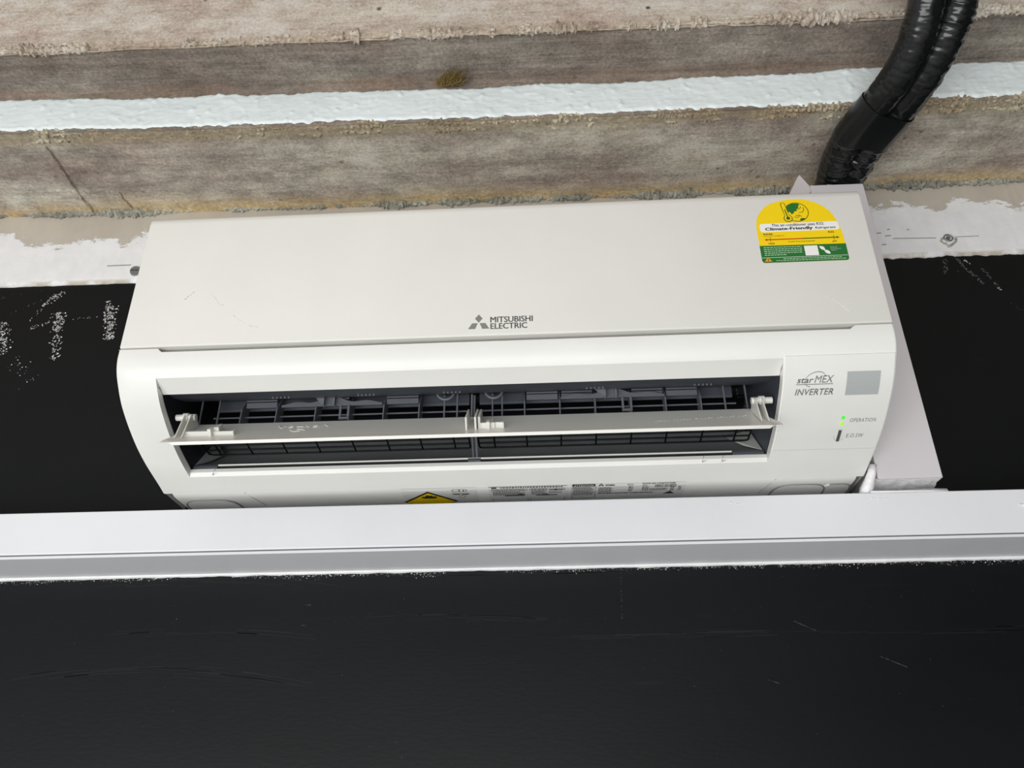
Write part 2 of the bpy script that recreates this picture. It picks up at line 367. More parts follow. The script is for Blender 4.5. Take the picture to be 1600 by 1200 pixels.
# white paint skin on the riser, ragged edges
rows = []; nR = 26
for i in range(nR):
    t = i/(nR-1); r = []
    for x in cols(.0022):
        yb = YA+tiltA(x)-.006*x*x
        zt = .8672+.010*max(0, x-.05)+.010*x*x+.0040*fbm(x*9, 1, 4)+.0026*fbm(x*60, 4, 4)+.0030*max(0, fbm(x*150, 7, 1)-.1)
        zb = ZA+.0045+.006*x*x+.0030*fbm(x*11, 8, 4)+.0034*fbm(x*70, 3, 9)
        z = zb+(zt-zb)*t
        th = .0030+.0009*fbm(x*26, z*30, 5)+.0005*fbm(x*120, z*160, 5, 3)+.026*max(0, .065-abs(fbm(x*20+z*12, z*26, 9, 2)))*max(0, fbm(x*9, z*12, 3, 2)+.22)+.004*max(0, fbm(x*90, z*110, 12, 2)-.35)
        if i in (0, nR-1): th = .0004
        r.append((x, yb-th, z))
    rows.append(r)
tag(MB().grid(rows).build('paint_band', 'paint', ce, smooth=True), 'thick white paint brushed in an uneven band across the concrete')
# crumbly beads of mortar along the edges
def bead(name, f, rad, mat, freq, amp, seg=9, step=.0013, gap=-9):
    rows = []
    for x in cols(step):
        c = f(x); q = []
        for j in range(seg):
            a = 2*pi*j/seg; rr_ = rad*(1+amp*fbm(x*freq, cos(a)*rad*freq, sin(a)*rad*freq+rad*500, 3))
            rr_ *= .75+.7*fbm(x*18, 2.2, rad*70, 3)
            if fbm(x*freq*.22, 4.4, rad*90, 3) < gap: rr_ *= .15
            rr_ = max(rr_, .0002)
            q.append(c+Vector((0, cos(a)*rr_, sin(a)*rr_)))
        rows.append(q)
    return MB().grid(rows, True).build(name, mat, ce, smooth='auto', angle=50)
bead('mortar_joint', lambda x: Vector((x, -.0075, ZA+.006*x*x+.0025)), .0082, 'mortar', 240, .75, 14)
bead('mortar_ridge', lambda x: Vector((x, YA+tiltA(x)-.006*x*x+.004, ZA+.006*x*x+.0030)), .0050, 'mortar2', 260, 1.0, 11)
bead('mortar_ridge', lambda x: Vector((x, YA+tiltA(x)-.006*x*x+.016+.005*fbm(x*17, 3, 3), ZA+.006*x*x+.0018)), .0040, 'mortar2', 260, 1.2, 9, .0013, -.05)
bead('mortar_fin', lambda x: Vector((x, YB-.0008, ZB+.0020+.0016*fbm(x*13, 1, 1))), .0056, 'mortar3', 230, 1.1, 12, .0013, -.3)
bead('mortar_fin', lambda x: Vector((x, YB+.0004, ZB+.0105+.004*fbm(x*23, 6, 1))), .0048, 'mortar3', 230, 1.2, 10, .0013, -.1)
# pits / nail stubs on the dark board
for x, y in ((-.45, -.205), (-.46, -.212), (-.41, -.2), (.36, -.2), (-.19, -.203), (-.32, -.207), (.37, -.215), (-.62, -.21), (-.2, -.222), (.12, -.19)):
    MB().tube([(x+(.0026+.0012*fbm(a, x*9, 1))*cos(a), y+.0018*sin(a), ZB-.0002) for a in frange(.4, 5.2, 12)], lambda t, a: .0006*(1+1.3*fbm(t*9, a, x)), 6).build('nail_mark', 'mortar', ce)
# dry moss tuft hanging in the angle over the paint
tf = MB()
for i in range(230):
    t = random.random(); bx = -.085+.024*t+random.gauss(0, .0025); bz = .867+random.random()*.006; L = .010+.020*t
    p0 = Vector((bx, -.179-random.random()*.004, bz)); dr = Vector((.5*t+random.gauss(0, .45), -1.0+random.gauss(0, .35), .25+random.gauss(0, .35))).normalized()*L*random.uniform(.4, 1)
    bend = Vector((random.gauss(0, .003), 0, random.gauss(0, .003)))
    q1 = p0+dr*.5+bend; q2 = p0+dr; q2.z = min(q2.z, ZB-.0015); q1.z = min(q1.z, ZB-.002)
    tf.rod(p0, q1, .0006, 4, .0005); tf.rod(q1, q2, .0005, 4, .0002)
tag(tf.build('dry_moss_tuft', 'moss'), 'small brown tuft of dry moss above the white paint band', 'moss')

# ---------------------------------------------------------------- horizontal white trim below the unit
tr = empty('trim_1', (0, 0, .2425)); tag(tr, 'long white plastic ledge trim running under the air conditioner', None, None, 'structure')
TO = Vector((0, 0, .2425)); TX = 1.6
MB().box(-TX, TX, -.0900, -.001, .2462, .2962).build('cover', 'trim', tr, TO, bevel=.0012)
MB().box(-TX, TX, -.0880, -.001, .2420, .2462).build('groove', 'trimdark', tr, TO)
MB().prism([(-.0905, .2410), (-.0905, .2442), (-.0880, .2446), (-.080, .2442), (-.001, .2442), (-.001, .2410)], 0, -TX, TX).build('base', 'trim', tr, TO)
rows = []
for x in frange(-.95, .95, 500):
    rows.append([(x, -.0006+cos(a)*.0034*(1+.25*fbm(x*30, a, 1)), .2414+sin(a)*.0034*(1+.3*fbm(x*40, a, 6))) for a in frange(0, 2*pi, 9)[:-1]])
MB().grid(rows, True).build('sealant_bead', 'seal', tr, TO, smooth=True)
ck = MB()
for x, z, r in ((.255, .288, .0009), (.262, .2865, .0008), (.268, .289, .0006), (.415, .2895, .0008), (.423, .2885, .0009), (.430, .289, .0006), (.421, .286, .0005), (.578, .2775, .0014), (.583, .2765, .0018), (-.26, .2475, .0006)):
    ck.rod((x-r*2, -.0903, z), (x+r*2, -.0903, z+r*.6), r, 6, r*.4)
ck.build('putty_spot', 'seal', tr, TO)

# ---------------------------------------------------------------- vertical casing and pipes
ca = empty('pipe_casing', (.462, -.045, .31)); tag(ca, 'tall white plastic pipe casing on the wall at the right of the air conditioner', 'casing')
CO = Vector((.462, -.045, .31)); cx0, cx1, cyf, cyb, cz0, cz1 = .4265, .4995, -.090, -.0045, .3125, .7460
t_ = .0018
MB().box(cx0, cx1, cyf, cyf+t_, cz0, cz1).build('front_cover', 'trunk', ca, CO, bevel=.0005)
MB().box(cx1-t_, cx1, cyf+t_, cyb, cz0, cz1-.006).build('side_wall', 'trunk', ca, CO)
MB().box(cx0, cx0+t_, cyf+t_, cyb, cz0, cz1-.004).build('side_wall', 'trunk', ca, CO)
MB().prism([(-.0895, .742), (-.0895, .7475), (-.062, .7475), (-.030, .735), (-.030, .70), (-.0895, .70)], 0, cx0+.002, cx0+.003).build('liner', 'trunk', ca, CO)
# torn flap of the side wall sticking up
fp = MB(); fp.add([(.4250, -.088, .735), (.4000, -.070, .742), (.4195, -.072, .7775), (.4222, -.074, .7795), (.4290, -.088, .742),
                   (.4255, -.0865, .735), (.4005, -.0685, .742), (.4200, -.0705, .7775), (.4227, -.0725, .7795), (.4295, -.0865, .742)],
                  [(0, 1, 2, 3, 4), (9, 8, 7, 6, 5), (0, 5, 6, 1), (1, 6, 7, 2), (2, 7, 8, 3), (3, 8, 9, 4), (4, 9, 5, 0)])
fp.build('torn_flap', 'trunk', ca, CO)
# sealant stuffed under the casing
rows = []
for i in range(26):
    t = i/25; x = .4225+.0765*t; r = []
    for j in range(14):
        s = j/13; y = -.0885+.083*s; z = .3132-.011*s+(.0048*fbm(x*80, y*80, 2)+.003*fbm(x*220, y*160, 6))*min(1, s*3)
        r.append((x+.002*fbm(y*90, 2, x*9), y, z))
    rows.append(r)
lo = [[(p[0], p[1], .300+(.0 if j > 2 else .010)) for j, p in enumerate(r)] for r in rows]
sm = MB().grid(rows); sm.build('sealant', 'seal', ca, CO, smooth=True)
MB().tube([(.4235, -.090+.0, .3300), (.4215, -.088, .3210), (.4185, -.0845, .312), (.4140, -.079, .3030), (.4130, -.0765, .2975)], lambda t, a: (.0042+.0035*t)*(1+.35*fbm(t*7, a, 3)), 12).build('sealant_lump', 'seal', ca, CO, smooth=True)
MB().tube([(.4150, -.088, .2968), (.4450, -.0872, .2972), (.478, -.0872, .2976), (.5010, -.0878, .2972)], lambda t, a: .0021*(1+1.1*fbm(t*34, a, 3)), 9).build('sealant_smear', 'seal', ca, CO, smooth=True)

pi_ = empty('insulated_pipe_bundle', (.47, -.05, .60)); tag(pi_, 'pair of black wrapped insulated pipes taped together rising from the white casing', 'pipe')
PO = Vector((.47, -.05, .60)); 
LP = [(.452, -.046, .60), (.453, -.046, .68), (.4585, -.050, .738), (.4655, -.068, .7655), (.4655, -.1038, .7770), (.4680, -.1446, .7795), (.4809, -.1877, .7815), (.4958, -.231, .786), (.5065, -.270, .797), (.5098, -.2989, .812), (.5121, -.3169, .828), (.5132, -.3436, .860), (.514, -.39, .893), (.516, -.48, .925), (.52, -.70, .945), (.53, -1.2, .95), (.54, -1.3, .95)]
RP = [(.476, -.030, .60), (.476, -.030, .68), (.480, -.034, .738), (.4885, -.060, .767), (.4955, -.1015, .7775), (.5035, -.1343, .780), (.5167, -.1804, .782), (.5299, -.2272, .786), (.5404, -.2683, .797), (.5468, -.297, .812), (.5519, -.315, .828), (.5549, -.3416, .860), (.556, -.388, .893), (.558, -.478, .925), (.562, -.70, .945), (.572, -1.2, .95), (.575, -1.3, .95)]
def wrinkle(seed, rad):
    def f(t, a):
        t *= 16/14
        amp = .0017 if seed == 1 else .0026
        low = 1.9 if .2 < t < .37 else (.35 if seed == 1 else .8)
        wv = fbm(t*95+.5*sin(a+seed), cos(a)*.9, sin(a)*.9+seed*7, 3); wv2 = fbm(t*230, cos(a)*2, sin(a)*2+seed*3, 2)
        side = .35+.65*max(0, cos(a-(1.2 if seed == 1 else 2.4)))
        return rad+amp*low*side*wv*1.6+.0007*wv2
    return f
MB().tube(spline(LP, 330), wrinkle(1, .0212), 40).build('pipe', 'pipe', pi_, PO, smooth=True)
MB().tube(spline(RP, 330), wrinkle(2, .0208), 40).build('pipe', 'pipe', pi_, PO, smooth=True)
# tape sleeve around both
SL = spline(LP, 600); SR = spline(RP, 600); rows = []
i0, i1 = 191, 235
for i in range(i0, i1+1, 2):
    a, b = SL[i], SR[i]; tg = (SL[i+1]-SL[i-1]).normalized(); ax = (b-a); ax = (ax-tg*ax.dot(tg)); d = ax.length; ax.normalize(); nn = tg.cross(ax).normalized(); c = (a+b)/2
    r = []; R_ = .0226
    for j in range(44):
        th = 2*pi*j/44; cx_ = (d/2 if cos(th) > 0 else -d/2); flat_ = 1.0
        r.append(c+ax*(cx_+R_*cos(th))+nn*(R_*sin(th)*flat_)+tg*.0016*sin(th*2+1))
    rows.append(r)
MB().grid(rows, True).build('tape_wrap', 'tape', pi_, PO, smooth=True)

# wall fixings
sc = empty('wall_anchor', (.6456, -.0035, .7113)); tag(sc, 'round steel screw anchor sunk in the white plaster by the casing', 'screw'); SO = Vector((.6456, -.0035, .7113))
MB().tube([(.6456+.0062*cos(a), -.0048, .7113+.0055*sin(a)) for a in frange(0, 2*pi, 20)], .0011, 7).build('washer', 'steel', sc, SO, smooth=True)
MB().rod((.6456, -.003, .7113), (.6456, -.0062, .7113), .0034, 12, .0026).build('screw_head', 'steel', sc, SO)
MB().tube([(.6456+(.010+.003*fbm(a, 1, 1))*cos(a), -.0038, .7075+(.010+.003*fbm(a, 5, 1))*sin(a)*.9) for a in frange(pi*.85, pi*2.1, 26)], lambda t, a: .0016*(1+1.2*fbm(t*20, a, 4)), 6).build('chipped_plaster', 'mortar', sc, SO)
s2 = empty('wall_screw', (-.5605, -.0035, .7005)); tag(s2, 'grey round screw head on the wall beside the air conditioner top left edge', 'screw'); SO = Vector((-.5605, -.0035, .7005))
MB().rod((-.5605, -.0028, .7005), (-.5605, -.0065, .7005), .0088, 24, .0075).build('screw_head', 'steel', s2, SO)
MB().box(-.5663, -.5547, -.0069, -.0063, .6999, .7011).build('slot', 'black', s2, SO)

# ---------------------------------------------------------------- air conditioner
AT, AS = -0.00544, -0.01645
RM = Matrix.Rotation(AS, 3, 'Z') @ Matrix.Rotation(-AT, 3, 'Y'); CC = Vector((0, 0, .5)); AO = Vector((0, 0, .318))
ac = empty('air_conditioner', RM @ (AO-CC)+CC, (0, -AT, AS)); tag(ac, 'white wall-mounted split air conditioner with open louver flap and yellow label', 'air conditioner')
def P_(mb, name, mat, parent=None, **kw): return mb.build(name, mat, parent or ac, AO, **kw)
HW = .419
# front profile below the panel (y, z), from the lip down and back to the bottom crease
raw = [(-.2300, .4345), (-.2300, .4230), (-.2270, .4115), (-.2205, .4005), (-.2060, .3835), (-.1910, .3715), (-.1720, .3595), (-.1510, .3485), (-.1270, .3390), (-.1040, .3320), (-.0870, .3270), (-.0725, .3222)]
prof = [(v.x, v.y) for v in spline([(a, b, 0) for a, b in raw], 89)]
cum = [0.0]
for a, b in zip(prof, prof[1:]): cum.append(cum[-1]+math.hypot(b[0]-a[0], b[1]-a[1]))
def at_s(s):
    for i in range(len(cum)-1):
        if s <= cum[i+1] or i == len(cum)-2:
            u = (s-cum[i])/(cum[i+1]-cum[i]); a, b = prof[i], prof[i+1]
            e = Vector((b[0]-a[0], b[1]-a[1])).normalized(); nrm = Vector((e.y, -e.x))   # outward
            if nrm.x > 0 and nrm.y > 0: nrm = -nrm
            return Vector((a[0]+(b[0]-a[0])*u, a[1]+(b[1]-a[1])*u)), nrm
def s_of_y(y):
    for i in range(len(prof)-1):
        if prof[i][0] <= y <= prof[i+1][0] and prof[i+1][1] < .421:
            return cum[i]+(cum[i+1]-cum[i])*(y-prof[i][0])/(prof[i+1][0]-prof[i][0])
    return 0
def surf(x, s, eps=0.0):
    p, n = at_s(s); return Vector((x, p.x+n.x*eps, p.y+n.y*eps))
S_TOP, S_BOT, S_END = s_of_y(-.2215), s_of_y(-.1025), cum[-1]
HX0, HX1 = -.3745, .3010
# --- body shell
lipx = [-.3755, -.3700, .3735, .3790]
xs = sorted(set([-HW+.003, -.4, HX0, HX1, .35, .4165, HW-.003]+lipx+frange(-.36, .36, 13)))
def lip(x):
    if x <= lipx[0] or x >= lipx[3]: return 0.0
    if x >= lipx[1] and x <= lipx[2]: return -.0048
    return 0.0
srows = [S_TOP*i/9 for i in range(10)]+[S_TOP+(S_BOT-S_TOP)*i/30 for i in range(1, 31)]+[S_BOT+(S_END-S_BOT)*i/8 for i in range(1, 9)]
body = MB()
def xshell(x, s):
    v = surf(x, s)
    if s == 0: v.z += lip(x)
    return v
fullx = [(-HW, .0030), (-HW+.0009, .0009)]+[(x, 0) for x in xs]+[(HW-.0009, .0009), (HW, .0030)]
vid = {}
for i, s in enumerate(srows):
    for j, (x, ins) in enumerate(fullx):
        v = xshell(x, s)
        if ins: q, n = at_s(s); v = v+Vector((0, -n.x*ins, -n.y*ins))
        vid[(i, j)] = len(body.v); body.v.append(tuple(v))
for i in range(len(srows)-1):
    for j in range(len(fullx)-1):
        xa, xb = fullx[j][0], fullx[j+1][0]
        if xa >= HX0-1e-6 and xb <= HX1+1e-6 and srows[i] >= S_TOP-1e-9 and srows[i+1] <= S_BOT+1e-9: continue
        body.f.append((vid[i, j], vid[i, j+1], vid[i+1, j+1], vid[i+1, j]))
# lip shelf, inner front behind the panel, top, back
yb = -.008; YI = -.2165
for rowf in ([lambda x, i=0: xshell(x, 0), lambda x: Vector((x, -.2262, .4345+lip(x)+.0004)), lambda x: Vector((x, YI, .4345+lip(x)*.6+.001)), lambda x: Vector((x, YI, .6085)), lambda x: Vector((x, -.19, .6118)), lambda x: Vector((x, yb, .6118))],):
    body.grid([[f(x) for x, _ in fullx] for f in rowf])
ex = S_END
for sgn in (-1, 1):
    x = sgn*HW
    poly = []
    for s in srows:
        q, n = at_s(s); poly.append((x, q.x-n.x*.003, q.y-n.y*.003))
    poly += [(x, yb, .3222), (x, yb, .6118), (x, -.19, .6118), (x, YI, .6085), (x, YI, .4355)]
    o = len(body.v); body.v += poly; body.f.append(tuple(range(o, o+len(poly))))
P_(body, 'body', 'body', smooth='auto', angle=30)
# --- bottom pan (darker recess under the crease)
bp_ = [(-.0725, .3222), (-.068, .3205), (-.060, .3198), (-.03, .3192), (yb, .3190), (yb, .330), (-.0725, .3255)]
P_(MB().prism(bp_, 0, -HW+.012, HW-.010), 'bottom_pan', 'body', smooth='auto')
for xa, xb, ys in ((-.4020, -.3370, -.0545), (.3190, .3800, -.0585)):
    kn = MB(); pts = []
    cxm, hw = (xa+xb)/2, (xb-xa)/2
    for a in frange(0, pi, 24):
        e = .55; pts.append((cxm+hw*math.copysign(abs(cos(a))**e, cos(a)), -.020+(ys+.020)*abs(sin(a))**.62))
    kn.prism(pts, 2, .3178, .3200); P_(kn, 'knockout_cover', 'body', bevel=.0008)
    P_(MB().tube([(p[0]*1.0, p[1]-.0003, .3181) for p in [(cxm+(hw+.001)*math.copysign(abs(cos(a))**.55, cos(a)), -.020+(ys-.001+.020)*abs(sin(a))**.62) for a in frange(.02, pi-.02, 30)]], .0008, 6), 'knockout_groove', 'grey_print')
pts = []
for a in frange(0, pi, 20): pts.append((.392+.018*math.copysign(abs(cos(a))**.6, cos(a)), -.018+(-.0565+.018)*abs(sin(a))**.6))
P_(MB().prism(pts, 2, .3184, .3200), 'knockout_cover', 'body', bevel=.0006)
P_(MB().tube([(.3925+.0188*math.copysign(abs(cos(a))**.6, cos(a)), -.018+(-.0575+.018)*abs(sin(a))**.6, .3185) for a in frange(.02, pi*.62, 24)], .0008, 6), 'knockout_groove', 'grey_print')
for x, dx in ((-.318, .006), (.3165, -.006)):
    P_(MB().rod((x, -.0722, .3218), (x+dx, -.058, .3195), .0004, 5).rod((x+dx, -.058, .3195), (x+dx*2.2, -.03, .3190), .0004, 5), 'pan_seam', 'mid_print')

# --- front panel
pz0, pz1 = .4370, .6160
fp_ = [(-.2290, pz0), (-.2302, pz0+.0012), (-.2302, pz1-.010), (-.2294, pz1-.004), (-.2272, pz1-.001), (-.2240, pz1), (-.2172, pz1), (-.2172, pz0+.006), (-.2210, pz0)]
pn = MB(); xsr = [(-HW, .0), (-HW, .0), (HW, 0)]
def prow(x, ins): return [Vector((x, min(y+ins, -.2172) if y < -.2172 else y, min(max(z, pz0), pz1-ins))) for y, z in fp_]
pn.grid([prow(-HW, .0022), prow(-HW+.0007, .0007), prow(-HW+.0022, 0), prow(HW-.0022, 0), prow(HW-.0007, .0007), prow(HW, .0022)], True)
n_ = len(fp_); pn.f.append(tuple(range(n_))); pn.f.append(tuple(reversed(range(5*n_, 6*n_))))
panel = P_(pn, 'front_panel', 'panel', smooth='auto', angle=30)
# seam shadow line between panel and body sides is left by real geometry

# --- text helper
_fc = {}
def text_mesh(body_, thick=0.0, shear=0.0, spacing=1.0):
    cu = bpy.data.curves.new('txt', 'FONT'); cu.body = body_; cu.size = 1; cu.offset = thick; cu.shear = shear; cu.space_character = spacing; cu.resolution_u = 3; cu.fill_mode = 'FRONT'
    ob = bpy.data.objects.new('txt', cu); COL.objects.link(ob); dg = bpy.context.evaluated_depsgraph_get(); dg.update()
    me = bpy.data.meshes.new_from_object(ob.evaluated_get(dg)); bpy.data.objects.remove(ob); bpy.data.curves.remove(cu)
    v = [(q.co.x, q.co.y) for q in me.vertices]; f = [tuple(q.vertices) for q in me.polygons]; bpy.data.meshes.remove(me)
    return v, f
def put_text(mb, body_, x0, x1, z0, z1, fn, thick=0.0, shear=0.0, spacing=1.0):
    v, f = text_mesh(body_, 0.0, shear, spacing)
    a0, a1 = min(q[0] for q in v), max(q[0] for q in v); b0, b1 = min(q[1] for q in v), max(q[1] for q in v)
    h = abs(z1-z0)*thick*1.9; sx_ = (x1-x0-2*h)/(a1-a0); sz_ = (z1-z0-math.copysign(h, z1-z0))/(b1-b0)
    for ox, oz in (((0, 0),) if not thick else ((-h, 0), (h, 0), (0, -h*.5), (0, h*.5))):
        mb.add([fn(x0+h+ox+sx_*(q[0]-a0), z0+math.copysign(h*.5, z1-z0)+oz+sz_*(q[1]-b0)) for q in v], f)
def shape(mb, pts, fn): mb.add([fn(*q) for q in pts], [tuple(range(len(pts)))])
def rect(mb, x0, x1, z0, z1, fn): shape(mb, [(x0, z0), (x1, z0), (x1, z1), (x0, z1)], fn)
def ring(mb, cx, cz, rx, rz, wd, fn, a0=0, a1=2*pi, n=40):
    for i in range(n):
        a, b = a0+(a1-a0)*i/n, a0+(a1-a0)*(i+1)/n
        shape(mb, [(cx+rx*cos(a), cz+rz*sin(a)), (cx+(rx+wd)*cos(a), cz+(rz+wd)*sin(a)), (cx+(rx+wd)*cos(b), cz+(rz+wd)*sin(b)), (cx+rx*cos(b), cz+rz*sin(b))], fn)
def pan(eps):  return lambda x, z: Vector((x, -.2302-eps, z))
def D(mb, name, mat, parent): return mb.build(name, mat, parent, AO, smooth='open')
# brand emblem: three rhombi, and lettering
f1 = pan(.00012); em = MB(); ex_, ez = -.0205, .4531
shape(em, [(ex_, ez), (ex_-.0042, ez+.0053), (ex_, ez+.0106), (ex_+.0042, ez+.0053)], f1)
shape(em, [(ex_-.0010, ez-.0005), (ex_-.0072, ez-.0005), (ex_-.0116, ez-.0078), (ex_-.0038, ez-.0078)], f1)
shape(em, [(ex_+.0010, ez-.0005), (ex_+.0072, ez-.0005), (ex_+.0116, ez-.0078), (ex_+.0038, ez-.0078)], f1)
D(em, 'brand_emblem', 'grey_print', panel)
le = MB(); put_text(le, 'MITSUBISHI', -.0080, .0386, .4527, .4602, f1, .022, 0, 1.0); put_text(le, 'ELECTRIC', -.0078, .0325, .4445, .4519, f1, .022, 0, 1.0); D(le, 'brand_lettering', 'grey_print', panel)
# dust streaks wiped on the panel
du = MB()
for pts in ([(-.357, .497), (-.352, .502), (-.346, .508)], [(-.327, .505), (-.321, .498), (-.316, .491), (-.310, .488)], [(-.297, .474), (-.286, .466), (-.276, .460), (-.265, .457)], [(.352, .473), (.362, .466), (.370, .458), (.375, .452)]):
    P2 = spline([(a, 0, b) for a, b in pts], 26)
    for i in range(90):
        q = random.choice(P2); r = random.uniform(.0002, .0009); cx_, cz_ = q.x+random.gauss(0, .0006), q.z+random.gauss(0, .0006)
        shape(du, [(cx_-r, cz_), (cx_, cz_-r*.6), (cx_+r, cz_), (cx_, cz_+r*.6)], f1)
dd = D(du, 'dust_streak', 'whiteprint', panel); dd['kind'] = 'stuff'

# --- climate label
SX0, SX1 = .2945, .3893
def climate():
    pts = [(SX0+.003, .5174), (SX1-.003, .5174), (SX1-.0009, .5183), (SX1, .5204), (SX1-.0004, .5490)]
    arc = [(SX1-.0010, .5560), (SX1-.0033, .5700), (SX1-.0095, .5860), (SX1-.0205, .5970), (.3560, .6032), (.3420, .6052), (.3275, .6034), (.3130, .5985), (.3025, .5890), (.2965, .5770), (SX0+.0001, .5650)]
    pts += [(v.x, v.z) for v in spline([(a, 0, b) for a, b in arc], 40)]+[(SX0, .5204), (SX0+.0009, .5183)]
    e0, e1, e2, e3 = pan(.00015), pan(.00025), pan(.00035), pan(.00045)
    mb = MB(); n = len(pts); mb.add([pan(.0001)(*q) for q in pts]+[e0(*q) for q in pts], [tuple(range(n, 2*n))]+[(i, (i+1) % n, (i+1) % n+n, i+n) for i in range(n)])
    lab = D(mb, 'climate_label', 'yellow', ac); lab['label'] = 'yellow and green climate-friendly refrigerant label with globe picture'
    g = MB(); shape(g, [(SX0+.003, .5174), (SX1-.003, .5174), (SX1-.0009, .5183), (SX1, .5204), (SX1, .5399), (SX0, .5407), (SX0, .5204), (SX0+.0009, .5183)], e1); D(g, 'green_band', 'green', lab)
    wbx = MB(); r_ = .002; x0, x1, z0, z1 = .2984, .3863, .5594, .5712
    shape(wbx, [(x0+r_, z0), (x1-r_, z0), (x1, z0+r_), (x1, z1-r_), (x1-r_, z1), (x0+r_, z1), (x0, z1-r_), (x0, z0+r_)], e1)
    rect(wbx, .3430, .3577, .5253, .5387, e2); rect(wbx, SX0+.0005, SX1-.0005, .52395, .52440, e2)
    # leaf emblem
    for (a, b, c, d) in ((.3595, .5375, .3655, .5320), (.3640, .5320, .3705, .5268)):
        ln = [(a+(c-a)*t+.0016*sin(pi*t), b+(d-b)*t+.0016*sin(pi*t)) for t in frange(0, 1, 9)]+[(c+(a-c)*t-.0010*sin(pi*t), d+(b-d)*t-.0018*sin(pi*t)) for t in frange(0, 1, 9)[1:-1]]
        shape(wbx, ln, e2)
    for i, tx in enumerate(('National', 'Environment', 'Agency')): put_text(wbx, tx, .3715, .3715+(.0072, .0112, .0066)[i], .5348-.0022*i, .5363-.0022*i, e2, .01)
    D(wbx, 'caption_box', 'whiteprint', lab)
    ft = MB()
    for i in range(5):
        z = .5375-.0026*i; x = .2985
        while x < (.3405 if i < 4 else .322):
            l = random.uniform(.0012, .0036); rect(ft, x, min(x+l, .3405), z, z+.0011, e2); x += l+.0008
    for i, (a, b) in enumerate(((.3180, .3800), (.3100, .3850))):
        z = .5216-.0022*i; x = a
        while x < b:
            l = random.uniform(.0012, .0034); rect(ft, x, x+l, z, z+.0010, e2); x += l+.0008
    D(ft, 'fine_print', 'palegreen', lab)
    wt = MB(); shape(wt, [(.2972, .5190), (.3055, .5190), (.3013, .5250)], e2); D(wt, 'warning_triangle', flat('amber_print', (236, 158, 20), .4), lab)
    wt = MB(); rect(wt, .3009, .3017, .5208, .5232, e3); rect(wt, .3009, .3017, .5196, .5203, e3); D(wt, 'exclamation_mark', 'black_print', lab)
    tx = MB(); put_text(tx, 'This air-conditioner uses R32:', .3120, .3705, .56665, .57050, e2, .012); put_text(tx, 'Climate-Friendly', .3040, .3572, .56010, .56560, e2, .03); put_text(tx, 'Refrigerant', .3600, .3825, .56060, .56450, e2, .014)
    put_text(tx, 'R410A', .3010, .3115, .55525, .55770, e1, .03); put_text(tx, 'R32', .3730, .3795, .55520, .55770, e1, .03); put_text(tx, '1924', .3050, .3115, .54220, .54440, e1, .03); put_text(tx, '677', .3755, .3802, .54230, .54440, e1, .03)
    put_text(tx, 'Common refrigerant', .3012, .3240, .55290, .55450, e1, .012); put_text(tx, 'Global Warming Potential', .3270, .3560, .54400, .54580, e1, .016); D(tx, 'label_lettering', 'black_print', lab)
    a1 = MB(); shape(a1, [(.3010, .5488), (.3042, .5505), (.3042, .5495), (.3435, .5495), (.3435, .5481), (.3042, .5481), (.3042, .5471)], e1); D(a1, 'red_arrow', 'red', lab)
    a2 = MB(); shape(a2, [(.3435, .5481), (.3810, .5481), (.3810, .5471), (.3842, .5488), (.3810, .5505), (.3810, .5495), (.3435, .5495)], e1); D(a2, 'green_arrow', 'dkgreen', lab)
    for xt in (.3776, .3075): a3 = MB(); rect(a3, xt, xt+.0005, .5458, .5520, e2); D(a3, 'scale_tick', 'dkgreen', lab)
    gx, gz, gr_ = .3428, .5862, .0128
    gl = MB(); ring(gl, gx, gz, gr_, gr_, .0008, e2, 0, 2*pi, 44)
    for cx_, cz_, rx, a, b in ((gx+.0038, gz+.0040, .0045, -1.9, .5), (gx+.0026, gz+.0072, .0026, -2.6, .2), (gx-.0010, gz-.0045, .0030, -2.4, -.1), (gx+.0010, gz-.0085, .0036, .4, 2.4)): ring(gl, cx_, cz_, rx, rx, .0007, e2, a, b, 16)
    shape(gl, [(gx+.0020, gz-.0108), (gx+.0040, gz-.0090), (gx+.0075, gz-.0092), (gx+.0095, gz-.0100), (gx+.0060, gz-.0120), (gx+.0030, gz-.0126)], e2)
    D(gl, 'globe_outline', 'dkgreen', lab)
    gg = MB(); shape(gg, [(gx-.0120, gz+.0045), (gx-.0085, gz+.0098), (gx-.0030, gz+.0124), (gx+.0030, gz+.0122), (gx+.0052, gz+.0100), (gx+.0028, gz+.0085), (gx+.0034, gz+.0060), (gx+.0005, gz+.0042), (gx+.0010, gz+.0015), (gx-.0022, gz+.0010), (gx-.0035, gz-.0018), (gx-.0060, gz-.0030), (gx-.0072, gz+.0002), (gx-.0110, gz+.0005)], e3); D(gg, 'globe_continent', 'green', lab)
    th = MB(); dirv = Vector((-.16, 1)).normalized(); pr = Vector((dirv.y, -dirv.x)); b0 = Vector((gx-.0108, gz-.0088)); t0 = b0+dirv*.0205
    def capsule(rad, bulb):
        pts = []
        for a in frange(-pi*.5, pi*.5, 9): q = t0+pr*rad*sin(-a)*-1+dirv*rad*cos(a); pts.append((q.x, q.y))
        pts = [((t0+pr*rad*sin(a)+dirv*rad*cos(a)).x, (t0+pr*rad*sin(a)+dirv*rad*cos(a)).y) for a in frange(-pi/2, pi/2, 9)]
        for a in frange(.55, 2*pi-.55, 22): q = b0+pr*bulb*sin(a)+dirv*bulb*cos(a); pts.append((q.x, q.y))
        return pts
    shape(th, capsule(.0027, .0050), pan(.00055)); D(th, 'thermometer', 'dkgreen', lab)
    th = MB(); shape(th, capsule(.0019, .0041), pan(.00065)); D(th, 'thermometer_glass', 'yellow', lab)
